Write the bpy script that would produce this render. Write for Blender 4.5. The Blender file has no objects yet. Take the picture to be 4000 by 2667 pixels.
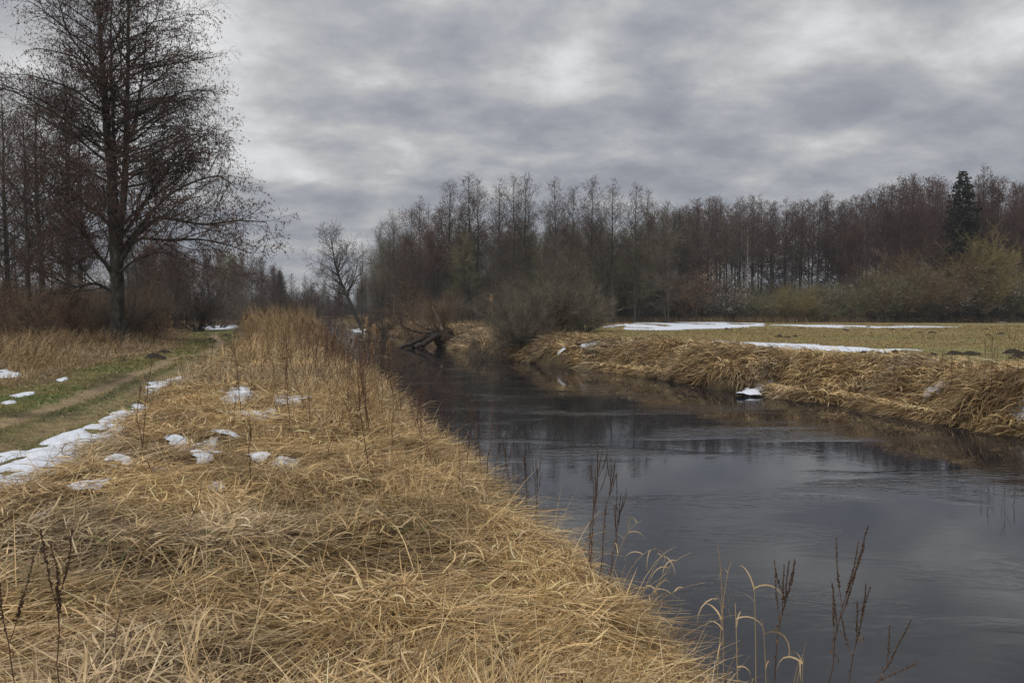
import bpy, math
import numpy as np
from mathutils import Vector

# ------------------------------------------------------------------ camera, sky, sun, exposure
sc = bpy.context.scene
COL = sc.collection
CAM_H = 2.8
FPX = 2889.0
PITCH = math.atan(118.5 / FPX)

cam_d = bpy.data.cameras.new("camera")
cam_d.lens = 26.0
cam_d.sensor_width = 36.0
cam_d.clip_start = 0.05
cam_d.clip_end = 4000.0
cam = bpy.data.objects.new("camera", cam_d)
COL.objects.link(cam)
cam.location = (0, 0, CAM_H)
cam.rotation_euler = (math.pi / 2 - PITCH, 0, 0)
sc.camera = cam

SUN_EL, SUN_ROT = math.radians(48), math.radians(215)
world = bpy.data.worlds.new("World")
sc.world = world
world.use_nodes = True


def nodes_of(tree):
    N, L = tree.nodes, tree.links

    def new(t, **kw):
        n = N.new(t)
        for k, v in kw.items():
            if k == 'inp':
                for a, b in v.items():
                    n.inputs[a].default_value = b
            else:
                setattr(n, k, v)
        return n
    return N, L, new


def math_node(new, L, op, a, b=None, c=None):
    n = new('ShaderNodeMath', operation=op)
    for i, v in enumerate((a, b, c)):
        if v is None:
            continue
        if isinstance(v, (int, float)):
            n.inputs[i].default_value = v
        else:
            L.new(v, n.inputs[i])
    return n.outputs[0]


def px_dir(px, py):
    """direction in the world of a pixel of the 4000 x 2667 photograph"""
    a, b = px - 2000.0, 1333.5 - py
    c, s = math.cos(PITCH), math.sin(PITCH)
    return np.array([a, FPX * c + b * s, b * c - FPX * s])


def build_world():
    nt = world.node_tree
    nt.nodes.clear()
    N, L, new = nodes_of(nt)
    out = new('ShaderNodeOutputWorld')
    sky = new('ShaderNodeTexSky', sky_type='NISHITA', sun_disc=False, sun_elevation=SUN_EL, sun_rotation=SUN_ROT)
    bg1 = new('ShaderNodeBackground', inp={'Strength': 0.05})
    L.new(sky.outputs[0], bg1.inputs['Color'])
    geo = new('ShaderNodeTexCoord')
    sep = new('ShaderNodeSeparateXYZ')
    L.new(geo.outputs['Generated'], sep.inputs[0])
    z = math_node(new, L, 'MAXIMUM', sep.outputs[2], 0.0)
    zz = math_node(new, L, 'ADD', z, 0.27)
    # a flat cloud layer overhead, seen in perspective
    u = math_node(new, L, 'DIVIDE', sep.outputs[0], zz)
    v = math_node(new, L, 'DIVIDE', sep.outputs[1], zz)
    comb = new('ShaderNodeCombineXYZ')
    L.new(u, comb.inputs[0])
    L.new(v, comb.inputs[1])
    mp = new('ShaderNodeMapping', inp={'Rotation': (0, 0, -0.25), 'Location': (3.1, 1.7, 0), 'Scale': (1.0, 1.15, 1)})
    L.new(comb.outputs[0], mp.inputs[0])
    n1 = new('ShaderNodeTexNoise', inp={'Scale': 1.15, 'Detail': 8.0, 'Roughness': 0.56, 'Distortion': 0.15})
    n2 = new('ShaderNodeTexNoise', inp={'Scale': 3.9, 'Detail': 8.0, 'Roughness': 0.56, 'Distortion': 0.1})
    L.new(mp.outputs[0], n1.inputs['Vector'])
    L.new(mp.outputs[0], n2.inputs['Vector'])
    f = math_node(new, L, 'MULTIPLY_ADD', n2.outputs['Fac'], 0.52, math_node(new, L, 'MULTIPLY', n1.outputs['Fac'], 0.62))
    f = math_node(new, L, 'MULTIPLY_ADD', f, 1.28, -0.215)
    # thin places in the cover, where the sun shows through
    lobes = [(2170, 285, 0.065, 0.034, .20), (2050, 60, .16, .06, .09), (100, 80, 0.30, 0.10, .12), (3960, 110, 0.07, 0.07, .16),
             (3250, 205, 0.16, 0.035, .13), (1530, 600, 0.13, .03, .10), (1080, 640, .08, .03, .10), (3250, 600, .10, .025, .12),
             (1250, 60, 0.09, 0.045, -.12), (2420, 180, 0.12, 0.035, -.10), (3200, 320, 0.09, 0.035, -.10), (1300, 400, .2, .06, -.05),
             (3300, 450, .22, .03, -.05)]
    for (px, py, sx, sy, amp) in lobes:
        d = px_dir(px, py)
        d = d / np.linalg.norm(d)
        az = math.atan2(d[0], d[1])
        dx = math_node(new, L, 'SUBTRACT', math_node(new, L, 'ARCTAN2', sep.outputs[0], sep.outputs[1]), az)
        dx = math_node(new, L, 'DIVIDE', dx, sx)
        dz = math_node(new, L, 'DIVIDE', math_node(new, L, 'SUBTRACT', sep.outputs[2], float(d[2])), sy)
        q = math_node(new, L, 'MULTIPLY_ADD', dx, dx, math_node(new, L, 'MULTIPLY', dz, dz))
        e = math_node(new, L, 'MULTIPLY', math_node(new, L, 'EXPONENT', math_node(new, L, 'MULTIPLY', q, -1.0)), amp)
        f = math_node(new, L, 'ADD', f, e)
    ramp = new('ShaderNodeValToRGB')
    L.new(f, ramp.inputs[0])
    e = ramp.color_ramp.elements
    e[0].position, e[0].color = 0.30, (0.243, 0.257, 0.297, 1)
    e[1].position, e[1].color = 0.86, (0.88, 0.88, 0.88, 1)
    for p, c in ((0.43, (0.308, 0.321, 0.358, 1)), (0.52, (0.388, 0.398, 0.424, 1)), (0.60, (0.49, 0.49, 0.495, 1)), (0.70, (0.66, 0.66, 0.665, 1))):
        k = e.new(p)
        k.color = c
    # thicker towards the horizon, brighter towards the zenith (overcast sky)
    zr = new('ShaderNodeMapRange', inp={'From Min': 0.0, 'From Max': 0.36, 'To Min': 0.93, 'To Max': 1.12})
    L.new(z, zr.inputs[0])
    zt = new('ShaderNodeMapRange', inp={'From Min': 0.37, 'From Max': 0.9, 'To Min': 1.0, 'To Max': 3.3})
    L.new(z, zt.inputs[0])
    st = math_node(new, L, 'MULTIPLY', zr.outputs[0], zt.outputs[0])
    bg2 = new('ShaderNodeBackground')
    L.new(ramp.outputs[0], bg2.inputs['Color'])
    L.new(st, bg2.inputs['Strength'])
    mix = new('ShaderNodeMixShader', inp={0: 0.93})
    L.new(bg1.outputs[0], mix.inputs[1])
    L.new(bg2.outputs[0], mix.inputs[2])
    L.new(mix.outputs[0], out.inputs['Surface'])


build_world()
sun_d = bpy.data.lights.new("sun", 'SUN')
sun_d.energy = 1.5
sun_d.angle = math.radians(16)
sun_d.color = (1.0, 0.96, 0.90)
sun = bpy.data.objects.new("sun", sun_d)
COL.objects.link(sun)
# the sun stands high behind the camera's left shoulder, behind the clouds
sv = Vector((math.sin(SUN_ROT) * math.cos(SUN_EL), math.cos(SUN_ROT) * math.cos(SUN_EL), math.sin(SUN_EL)))
sun.rotation_euler = sv.to_track_quat('Z', 'Y').to_euler()
sc.view_settings.view_transform = 'Standard'
sc.view_settings.look = 'None'
sc.view_settings.gamma = 1.0
sc.view_settings.exposure = 0.0
sc.render.engine = 'CYCLES'
sc.cycles.max_bounces = 6
sc.cycles.diffuse_bounces = 2
sc.cycles.glossy_bounces = 2
sc.cycles.transmission_bounces = 2
sc.cycles.transparent_max_bounces = 4
sc.cycles.volume_bounces = 0
sc.cycles.use_denoising = True
sc.cycles.denoising_prefilter = 'NONE'

# ------------------------------------------------------------------ helpers
RNG = np.random.default_rng(7)


def P(px, py, z=0.0):
    d = px_dir(px, py)
    t = (z - CAM_H) / d[2]
    return np.array([d[0] * t, d[1] * t, z])


def PY(px, py, Y):
    d = px_dir(px, py)
    t = Y / d[1]
    return np.array([d[0] * t, Y, CAM_H + d[2] * t])


def PD(px, py, z=0.0):
    """the same for pixels of the 2352-wide view"""
    return P(px * 1.70068, py * 1.70068, z)


def tag(o, label=None, cat=None, group=None, kind=None):
    if label:
        o['label'] = label
    if cat:
        o['category'] = cat
    if group:
        o['group'] = group
    if kind:
        o['kind'] = kind
    return o


def empty(name, loc, rz=0.0, scale=1.0):
    o = bpy.data.objects.new(name, None)
    o.empty_display_size = 0.3
    o.location = tuple(float(v) for v in loc)
    o.rotation_euler = (0, 0, rz)
    o.scale = (scale,) * 3 if isinstance(scale, (int, float)) else scale
    COL.objects.link(o)
    return o


class Acc:
    """collects vertex and face arrays, then writes one mesh"""

    def __init__(self):
        self.v, self.c, self.q, self.t = [], [], [], []
        self.n = 0

    def add(self, v, quads=None, tris=None, mat=0, col=None):
        v = np.asarray(v, dtype=np.float32).reshape(-1, 3)
        self.v.append(v)
        if col is None:
            col = np.ones((len(v), 3), np.float32)
        col = np.asarray(col, dtype=np.float32)
        if col.ndim == 1:
            col = np.tile(col, (len(v), 1))
        self.c.append(col)
        if quads is not None and len(quads):
            self.q.append((np.asarray(quads, dtype=np.int32).reshape(-1, 4) + self.n, mat))
        if tris is not None and len(tris):
            self.t.append((np.asarray(tris, dtype=np.int32).reshape(-1, 3) + self.n, mat))
        self.n += len(v)

    def mesh(self, name, mats, smooth=False):
        me = bpy.data.meshes.new(name)
        v = np.concatenate(self.v)
        c = np.concatenate(self.c)
        q = np.concatenate([a for a, _ in self.q]) if self.q else np.zeros((0, 4), np.int32)
        t = np.concatenate([a for a, _ in self.t]) if self.t else np.zeros((0, 3), np.int32)
        mi = np.concatenate([np.full(len(a), m, np.int32) for a, m in self.q] + [np.full(len(a), m, np.int32) for a, m in self.t])
        me.vertices.add(len(v))
        me.vertices.foreach_set("co", v.ravel())
        loops = np.concatenate([q.ravel(), t.ravel()])
        me.loops.add(len(loops))
        me.loops.foreach_set("vertex_index", loops.astype(np.int32))
        me.polygons.add(len(q) + len(t))
        st = np.concatenate([np.arange(len(q)) * 4, len(q) * 4 + np.arange(len(t)) * 3]).astype(np.int32)
        me.polygons.foreach_set("loop_start", st)
        me.polygons.foreach_set("material_index", mi)
        me.polygons.foreach_set("use_smooth", np.full(len(q) + len(t), smooth, dtype=bool))
        me.update(calc_edges=True)
        a = me.color_attributes.new("Col", 'FLOAT_COLOR', 'POINT')
        a.data.foreach_set("color", np.concatenate([c, np.ones((len(c), 1), np.float32)], 1).ravel())
        for m in mats:
            me.materials.append(m)
        return me

    def obj(self, name, mats, parent=None, smooth=False):
        o = bpy.data.objects.new(name, self.mesh(name, mats if isinstance(mats, (list, tuple)) else [mats], smooth))
        COL.objects.link(o)
        if parent is not None:
            o.parent = parent
        return o


def link_part(name, mesh, parent):
    o = bpy.data.objects.new(name, mesh)
    COL.objects.link(o)
    o.parent = parent
    return o


def unit(v):
    return v / np.maximum(np.linalg.norm(v, axis=-1, keepdims=True), 1e-9)


def hash2(ix, iy, seed):
    h = (ix.astype(np.int64) * 374761393 + iy.astype(np.int64) * 668265263 + seed * 982451653) & 0x7fffffff
    h = ((h ^ (h >> 13)) * 1274126177) & 0x7fffffff
    return ((h ^ (h >> 16)) & 0xffff) / 65535.0


def noise2(x, y, scale=1.0, seed=0, octaves=1):
    tot, amp, norm = 0.0, 1.0, 0.0
    x = np.asarray(x, float) / scale
    y = np.asarray(y, float) / scale
    for o in range(octaves):
        ix, iy = np.floor(x), np.floor(y)
        fx, fy = x - ix, y - iy
        fx = fx * fx * (3 - 2 * fx)
        fy = fy * fy * (3 - 2 * fy)
        a, b = hash2(ix, iy, seed + o), hash2(ix + 1, iy, seed + o)
        c, d = hash2(ix, iy + 1, seed + o), hash2(ix + 1, iy + 1, seed + o)
        tot = tot + amp * ((a * (1 - fx) + b * fx) * (1 - fy) + (c * (1 - fx) + d * fx) * fy)
        norm += amp
        amp *= 0.5
        x, y = x * 2.03 + 5.3, y * 2.03 + 1.7
    return tot / norm


def poly_dist(x, y, poly, closed=False):
    pts = np.asarray(poly, float)
    d2 = np.full(np.shape(x), 1e12)
    n = len(pts)
    for i in range(n if closed else n - 1):
        a, b = pts[i], pts[(i + 1) % n]
        ab = b - a
        t = np.clip(((x - a[0]) * ab[0] + (y - a[1]) * ab[1]) / max(ab @ ab, 1e-9), 0, 1)
        d2 = np.minimum(d2, (x - a[0] - t * ab[0]) ** 2 + (y - a[1] - t * ab[1]) ** 2)
    return np.sqrt(d2)


def inside(x, y, poly):
    pts = np.asarray(poly, float)
    r = np.zeros(np.shape(x), bool)
    n = len(pts)
    for i in range(n):
        (x1, y1), (x2, y2) = pts[i], pts[(i + 1) % n]
        if y1 == y2:
            continue
        c = ((y1 > y) != (y2 > y)) & (x < (x2 - x1) * (y - y1) / (y2 - y1) + x1)
        r ^= c
    return r


def smooth01(t):
    t = np.clip(t, 0, 1)
    return t * t * (3 - 2 * t)


# ------------------------------------------------------------------ the lie of the land
LB_PX = [(2740, 2667), (2460, 2432), (2120, 2160), (1865, 1956), (1725, 1803), (1555, 1650), (1485, 1505), (1395, 1425), (1310, 1350), (1258, 1305), (1196, 1270)]
RB_PX = [(4000, 1709), (3810, 1675), (3503, 1624), (3333, 1588), (3061, 1556), (2789, 1514), (2551, 1476), (2347, 1446), (2109, 1422), (1888, 1390),
         (1775, 1362), (1690, 1330), (1560, 1314), (1440, 1296), (1330, 1268)]
LB = [(6.0, -40), (3.4, -12), (2.2, -3), (1.75, 2.0), (1.6, 4.2)] + [tuple(P(a, b, 0)[:2]) for a, b in LB_PX]
RB = [(60, -40), (40, -12), (28, 3), (19, 11)] + [tuple(P(a, b, 0)[:2]) for a, b in RB_PX]
LB += [(-60, 195), (-90, 240), (-150, 280)]
RB += [(-46, 198), (-80, 250), (-150, 300)]
RIVER = LB + RB[::-1]

_cx = {}


def river(x, y):
    """signed distance to the nearer bank (land > 0) and True where the left bank is nearer"""
    dl, dr = poly_dist(x, y, LB), poly_dist(x, y, RB)
    d = np.minimum(dl, dr)
    return np.where(inside(x, y, RIVER), -d, d), dl < dr


PATH_L = [(-260, 1640), (0, 1513), (182, 1465), (303, 1441), (485, 1392), (660, 1362), (727, 1335), (740, 1300), (760, 1284)]
PATH_R = [(-900, 2600), (0, 1925), (150, 1865), (230, 1792), (480, 1665), (590, 1574), (787, 1441), (905, 1392), (930, 1330), (915, 1284)]
PATH_POLY = [tuple(P(a, b, 1.15)[:2]) for a, b in PATH_L + PATH_R[::-1]]
PATH_POLY = [(-14, 0)] + PATH_POLY[:len(PATH_L)] + PATH_POLY[len(PATH_L):-1] + [(-4.2, 2.5), (-5, -20), (-14, -20)]
TRACK_A = [tuple(P(a, b, 1.15)[:2]) for a, b in [(-600, 1760), (0, 1635), (212, 1574), (424, 1498), (515, 1453), (606, 1429), (666, 1392), (790, 1376), (848, 1352), (866, 1332), (835, 1310), (840, 1296)]]
TRACK_B = [tuple(P(a, b, 1.15)[:2]) for a, b in [(-700, 1900), (0, 1731), (182, 1653), (339, 1598), (485, 1550), (606, 1477), (727, 1435), (818, 1386), (866, 1366)]]


def path_sd(x, y):
    d = poly_dist(x, y, PATH_POLY, True)
    return np.where(inside(x, y, PATH_POLY), -d, d)


HOLLOW = P(560, 2270, 1.1)[:2]


def height(x, y, want=False):
    x, y = np.asarray(x, float), np.asarray(y, float)
    sd, left = river(x, y)
    # bank edge wanders a little: tussocks and bites in it
    w = (noise2(x, y, 2.2, 3) - 0.5) * 1.0 + (noise2(x, y, 0.7, 5) - 0.5) * 0.35
    w = np.where(left, w, w * 1.7)
    sd2 = sd + w * np.clip(0.60 + np.hypot(x, y) / 30, 0.6, 1.1)
    d = np.maximum(sd2, 0)
    zl = 1.12 * (1 - np.exp(-(d / 0.9) ** 1.15))
    zl = zl * (1 - .55 * smooth01((y - 19) / 9) * smooth01((x / np.maximum(y, 1) + .275) / .035))
    zr = 1.22 * (1 - np.exp(-(d / 1.0) ** 1.3))
    zland = np.where(left, zl, zr)
    bump = (noise2(x, y, 3.5, 11, 2) - 0.5) * 0.22 + (noise2(x, y, 0.8, 13, 2) - 0.5) * 0.13
    ps = path_sd(x, y)
    onpath = smooth01(-ps / 0.6)
    far = np.clip((np.hypot(x, y) - 30) / 40, 0, 1)
    meadow = (~left) * smooth01((sd - 4.0) / 3)
    bump = bump * (1 - 0.8 * onpath) * (1 - 0.7 * meadow) * np.clip(d / 1.5, 0, 1)
    tA, tB = poly_dist(x, y, TRACK_A), poly_dist(x, y, TRACK_B)
    bump = bump - 0.06 * np.exp(-(tA / 0.28) ** 2) - 0.06 * np.exp(-(tB / 0.34) ** 2)
    bump = bump - .20 * np.exp(-(((x - HOLLOW[0]) / .26) ** 2 + ((y - HOLLOW[1]) / .16) ** 2))
    swell = (noise2(x, y, 30, 21, 2) - 0.5) * 0.35 * np.clip(d / 15, 0, 1)
    zw = -0.10 - 0.75 * np.clip(-sd2 / 1.6, 0, 1)
    z = np.where(sd2 > 0, zland + bump + swell, zw)
    z = np.where((sd2 > 0), np.maximum(z, 0.0 + 0.1 * np.clip(d, 0, 1)), z)
    if want:
        return z, sd, left, ps, tA, tB
    return z


def gz(x, y):
    return float(height(np.array([x]), np.array([y]))[0])


# ------------------------------------------------------------------ materials
def mat(name, base=(0.2, 0.2, 0.2), rough=0.8, spec=0.3):
    m = bpy.data.materials.new(name)
    m.use_nodes = True
    b = m.node_tree.nodes['Principled BSDF']
    b.inputs['Base Color'].default_value = (*base, 1)
    b.inputs['Roughness'].default_value = rough
    b.inputs['Specular IOR Level'].default_value = spec
    return m, b


def noise_mat(name, stops, scale=6.0, detail=5, rough=0.85, bump=0.0, bscale=40.0, stretch=None, attr=False, spec=0.25):
    """a colour ramp over object-space noise, with bump"""
    m, b = mat(name, rough=rough, spec=spec)
    N, L, new = nodes_of(m.node_tree)
    tc = new('ShaderNodeTexCoord')
    mp = new('ShaderNodeMapping', inp={'Scale': stretch or (1, 1, 1)})
    L.new(tc.outputs['Object'], mp.inputs[0])
    n = new('ShaderNodeTexNoise', inp={'Scale': scale, 'Detail': detail, 'Roughness': 0.6})
    L.new(mp.outputs[0], n.inputs['Vector'])
    r = new('ShaderNodeValToRGB')
    L.new(n.outputs['Fac'], r.inputs[0])
    e = r.color_ramp.elements
    e[0].position, e[0].color = stops[0][0], (*stops[0][1], 1)
    e[1].position, e[1].color = stops[-1][0], (*stops[-1][1], 1)
    for p, c in stops[1:-1]:
        e.new(p).color = (*c, 1)
    cout = r.outputs[0]
    if attr:
        at = new('ShaderNodeAttribute', attribute_name="Col")
        mx = new('ShaderNodeMix', data_type='RGBA', blend_type='MULTIPLY', inp={0: 1.0})
        L.new(r.outputs[0], mx.inputs[6])
        L.new(at.outputs['Color'], mx.inputs[7])
        cout = mx.outputs[2]
    L.new(cout, b.inputs['Base Color'])
    if bump:
        n2 = new('ShaderNodeTexNoise', inp={'Scale': bscale, 'Detail': 6.0, 'Roughness': 0.65})
        L.new(mp.outputs[0], n2.inputs['Vector'])
        bp = new('ShaderNodeBump', inp={'Strength': 1.0, 'Distance': bump})
        L.new(n2.outputs['Fac'], bp.inputs['Height'])
        L.new(bp.outputs[0], b.inputs['Normal'])
    return m


def blade_mat(name, trans=0.2, rough=0.55, tint=(1, 1, 1)):
    m = bpy.data.materials.new(name)
    m.use_nodes = True
    N, L, new = nodes_of(m.node_tree)
    N.clear()
    out = new('ShaderNodeOutputMaterial')
    at = new('ShaderNodeAttribute', attribute_name="Col")
    mx = new('ShaderNodeMix', data_type='RGBA', blend_type='MULTIPLY', inp={0: 1.0, 7: (*tint, 1)})
    L.new(at.outputs['Color'], mx.inputs[6])
    b = new('ShaderNodeBsdfPrincipled', inp={'Roughness': rough, 'Specular IOR Level': 0.3})
    L.new(mx.outputs[2], b.inputs['Base Color'])
    t = new('ShaderNodeBsdfTranslucent')
    L.new(mx.outputs[2], t.inputs['Color'])
    s = new('ShaderNodeMixShader', inp={0: trans})
    L.new(b.outputs[0], s.inputs[1])
    L.new(t.outputs[0], s.inputs[2])
    L.new(s.outputs[0], out.inputs['Surface'])
    return m


M = {}
M['straw'] = blade_mat('dry_straw', 0.22, tint=(0.91, 0.855, 0.755))
M['bark'] = noise_mat('alder_bark', [(0.35, (0.026, 0.021, 0.016)), (0.55, (0.058, 0.052, 0.042)), (0.72, (0.12, 0.125, 0.095))], 5.0, 8, 0.95, 0.03, 12.0, (1, 1, 0.45))
M['bark_far'] = noise_mat('woodland_bark', [(0.35, (0.028, 0.024, 0.020)), (0.6, (0.060, 0.055, 0.045)), (0.75, (0.10, 0.10, 0.08))], 1.6, 5, 0.95, stretch=(1, 1, 0.3))
M['branch'] = noise_mat('dark_branch', [(0.35, (0.038, 0.028, 0.020)), (0.7, (0.095, 0.076, 0.056))], 2.0, 3, 0.9)
M['branch_olive'] = noise_mat('olive_branch', [(0.3, (0.085, 0.078, 0.040)), (0.7, (0.20, 0.178, 0.095))], 1.2, 3, 0.9)
M['branch_red'] = noise_mat('reddish_branch', [(0.3, (0.060, 0.038, 0.024)), (0.7, (0.20, 0.130, 0.080))], 1.2, 3, 0.9)
M['branch_purple'] = noise_mat('purple_twig', [(0.3, (0.052, 0.036, 0.030)), (0.7, (0.100, 0.070, 0.058))], 0.8, 3, 0.9)
M['branch_grey'] = noise_mat('grey_twig', [(0.3, (0.066, 0.055, 0.042)), (0.7, (0.14, 0.118, 0.092))], 1.2, 3, 0.9)
M['branch_gold'] = noise_mat('golden_willow_twig', [(0.3, (0.12, 0.092, 0.034)), (0.7, (0.21, 0.162, 0.065))], 1.2, 3, 0.8)
M['branch_rust'] = noise_mat('rusty_willow_twig', [(0.3, (0.095, 0.058, 0.028)), (0.7, (0.165, 0.100, 0.050))], 1.2, 3, 0.8)
M['catkin'] = noise_mat('alder_catkin', [(0.3, (0.055, 0.027, 0.019)), (0.7, (0.110, 0.055, 0.039))], 3.0, 3, 0.9)
M['oakleaf'] = noise_mat('withered_leaf', [(0.3, (0.12, 0.048, 0.022)), (0.7, (0.22, 0.095, 0.045))], 3.0, 3, 0.9)
M['birch'] = noise_mat('birch_bark', [(0.40, (0.05, 0.045, 0.04)), (0.48, (0.38, 0.36, 0.32)), (0.8, (0.55, 0.53, 0.48))], 3.0, 4, 0.8, stretch=(1, 1, 2.5))
M['needles'] = noise_mat('spruce_needles', [(0.3, (0.020, 0.022, 0.010)), (0.7, (0.046, 0.046, 0.020))], 1.5, 4, 0.8)
M['seedfluff'] = noise_mat('pale_seed_leaf', [(0.3, (0.32, 0.27, 0.22)), (0.7, (0.48, 0.43, 0.37))], 2.0, 2, 0.8)
M['branch_pale'] = noise_mat('pale_grey_twig', [(0.35, (0.060, 0.052, 0.036)), (0.70, (0.180, 0.155, 0.112))], 1.2, 3, 0.9)
M['snow'] = None
M['soil'] = noise_mat('molehill_soil', [(0.3, (0.012, 0.009, 0.006)), (0.7, (0.040, 0.030, 0.020))], 14.0, 5, 0.95, 0.04, 22.0)
M['weed'] = noise_mat('dead_weed_stem', [(0.3, (0.050, 0.026, 0.016)), (0.7, (0.11, 0.058, 0.034))], 20.0, 3, 0.8)
M['seedhead'] = noise_mat('dark_seed_head', [(0.3, (0.040, 0.025, 0.015)), (0.7, (0.10, 0.066, 0.040))], 60.0, 3, 0.9)
M['deadwood'] = noise_mat('wet_dead_wood', [(0.3, (0.018, 0.013, 0.009)), (0.7, (0.050, 0.038, 0.027))], 3.0, 6, 0.7, 0.03, 10.0, (1, 1, 1))
M['splinter'] = noise_mat('bare_splintered_wood', [(0.3, (0.16, 0.115, 0.075)), (0.7, (0.42, 0.34, 0.25))], 5.0, 5, 0.8, 0.02, 14.0, (4, 4, .6))
M['plank'] = noise_mat('weathered_planks', [(0.3, (0.16, 0.13, 0.10)), (0.7, (0.30, 0.26, 0.21))], 3.0, 5, 0.8)
M['root'] = noise_mat('root_earth', [(0.3, (0.030, 0.020, 0.012)), (0.7, (0.11, 0.075, 0.042))], 5.0, 6, 0.95, 0.06, 9.0)


def snow_material():
    m, b = mat('old_snow', (0.6, 0.62, 0.66), 0.6, 0.3)
    N, L, new = nodes_of(m.node_tree)
    tc = new('ShaderNodeTexCoord')
    n = new('ShaderNodeTexNoise', inp={'Scale': 9.0, 'Detail': 6.0, 'Roughness': 0.6})
    L.new(tc.outputs['Object'], n.inputs['Vector'])
    r = new('ShaderNodeValToRGB')
    r.color_ramp.elements[0].position, r.color_ramp.elements[0].color = 0.25, (0.42, 0.43, 0.45, 1)
    r.color_ramp.elements[1].position, r.color_ramp.elements[1].color = 0.55, (0.54, 0.565, 0.61, 1)
    L.new(n.outputs['Fac'], r.inputs[0])
    L.new(r.outputs[0], b.inputs['Base Color'])
    bp = new('ShaderNodeBump', inp={'Strength': 0.6, 'Distance': 0.03})
    n2 = new('ShaderNodeTexNoise', inp={'Scale': 5.0, 'Detail': 5.0})
    L.new(tc.outputs['Object'], n2.inputs['Vector'])
    L.new(n2.outputs['Fac'], bp.inputs['Height'])
    L.new(bp.outputs[0], b.inputs['Normal'])
    return m


M['snow'] = snow_material()


def ground_material():
    """the vertex colours carry what grows or lies where; noise breaks it up at several sizes"""
    m, b = mat('land', rough=0.95, spec=0.15)
    N, L, new = nodes_of(m.node_tree)
    at = new('ShaderNodeAttribute', attribute_name="Col")
    tc = new('ShaderNodeTexCoord')
    col = at.outputs['Color']
    for sc_, lo, hi, st in ((0.7, 0.72, 1.28, (1, 1, 1)), (5.0, 0.6, 1.4, (1, 1, 1)), (40.0, 0.45, 1.55, (1, 1, 1))):
        mp = new('ShaderNodeMapping', inp={'Scale': st})
        L.new(tc.outputs['Object'], mp.inputs[0])
        n = new('ShaderNodeTexNoise', inp={'Scale': sc_, 'Detail': 4.0, 'Roughness': 0.65})
        L.new(mp.outputs[0], n.inputs['Vector'])
        mr = new('ShaderNodeMapRange', inp={'From Min': 0.3, 'From Max': 0.7, 'To Min': lo, 'To Max': hi})
        L.new(n.outputs['Fac'], mr.inputs[0])
        vm = new('ShaderNodeVectorMath', operation='SCALE')
        L.new(col, vm.inputs[0])
        L.new(mr.outputs[0], vm.inputs['Scale'])
        col = vm.outputs[0]
    L.new(col, b.inputs['Base Color'])
    n = new('ShaderNodeTexNoise', inp={'Scale': 18.0, 'Detail': 8.0, 'Roughness': 0.7})
    L.new(tc.outputs['Object'], n.inputs['Vector'])
    bp = new('ShaderNodeBump', inp={'Strength': 1.0, 'Distance': 0.05})
    L.new(n.outputs['Fac'], bp.inputs['Height'])
    L.new(bp.outputs[0], b.inputs['Normal'])
    return m


M['land'] = ground_material()


def water_material():
    m, b = mat('river_water', (0.010, 0.011, 0.014), 0.0, 0.5)
    b.inputs['IOR'].default_value = 1.40
    N, L, new = nodes_of(m.node_tree)
    tc = new('ShaderNodeTexCoord')
    # current lines: ripples drawn across the stream, calm in patches
    mp = new('ShaderNodeMapping', inp={'Scale': (1.0, 2.6, 1), 'Rotation': (0, 0, 0.25)})
    L.new(tc.outputs['Object'], mp.inputs[0])
    n1 = new('ShaderNodeTexNoise', inp={'Scale': 3.2, 'Detail': 3.5, 'Roughness': 0.45, 'Distortion': 0.9})
    L.new(mp.outputs[0], n1.inputs['Vector'])
    n2 = new('ShaderNodeTexNoise', inp={'Scale': 0.9, 'Detail': 3.0, 'Roughness': 0.5, 'Distortion': 1.2})
    L.new(tc.outputs['Object'], n2.inputs['Vector'])
    n3 = new('ShaderNodeTexNoise', inp={'Scale': 0.22, 'Detail': 2.0, 'Distortion': 0.6})
    L.new(mp.outputs[0], n3.inputs['Vector'])
    patch = new('ShaderNodeMapRange', inp={'From Min': 0.50, 'From Max': 0.70, 'To Min': 0.35, 'To Max': 6.5})
    L.new(n3.outputs['Fac'], patch.inputs[0])
    h = math_node(new, L, 'MULTIPLY', n1.outputs['Fac'], patch.outputs[0])
    h = math_node(new, L, 'MULTIPLY_ADD', n2.outputs['Fac'], 0.8, h)
    bp = new('ShaderNodeBump', inp={'Strength': 1.0, 'Distance': 0.0018})
    L.new(h, bp.inputs['Height'])
    L.new(bp.outputs[0], b.inputs['Normal'])
    return m


M['water'] = water_material()

# ------------------------------------------------------------------ ground, path, meadow, banks, water
FOREST_Y = 106.0


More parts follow.
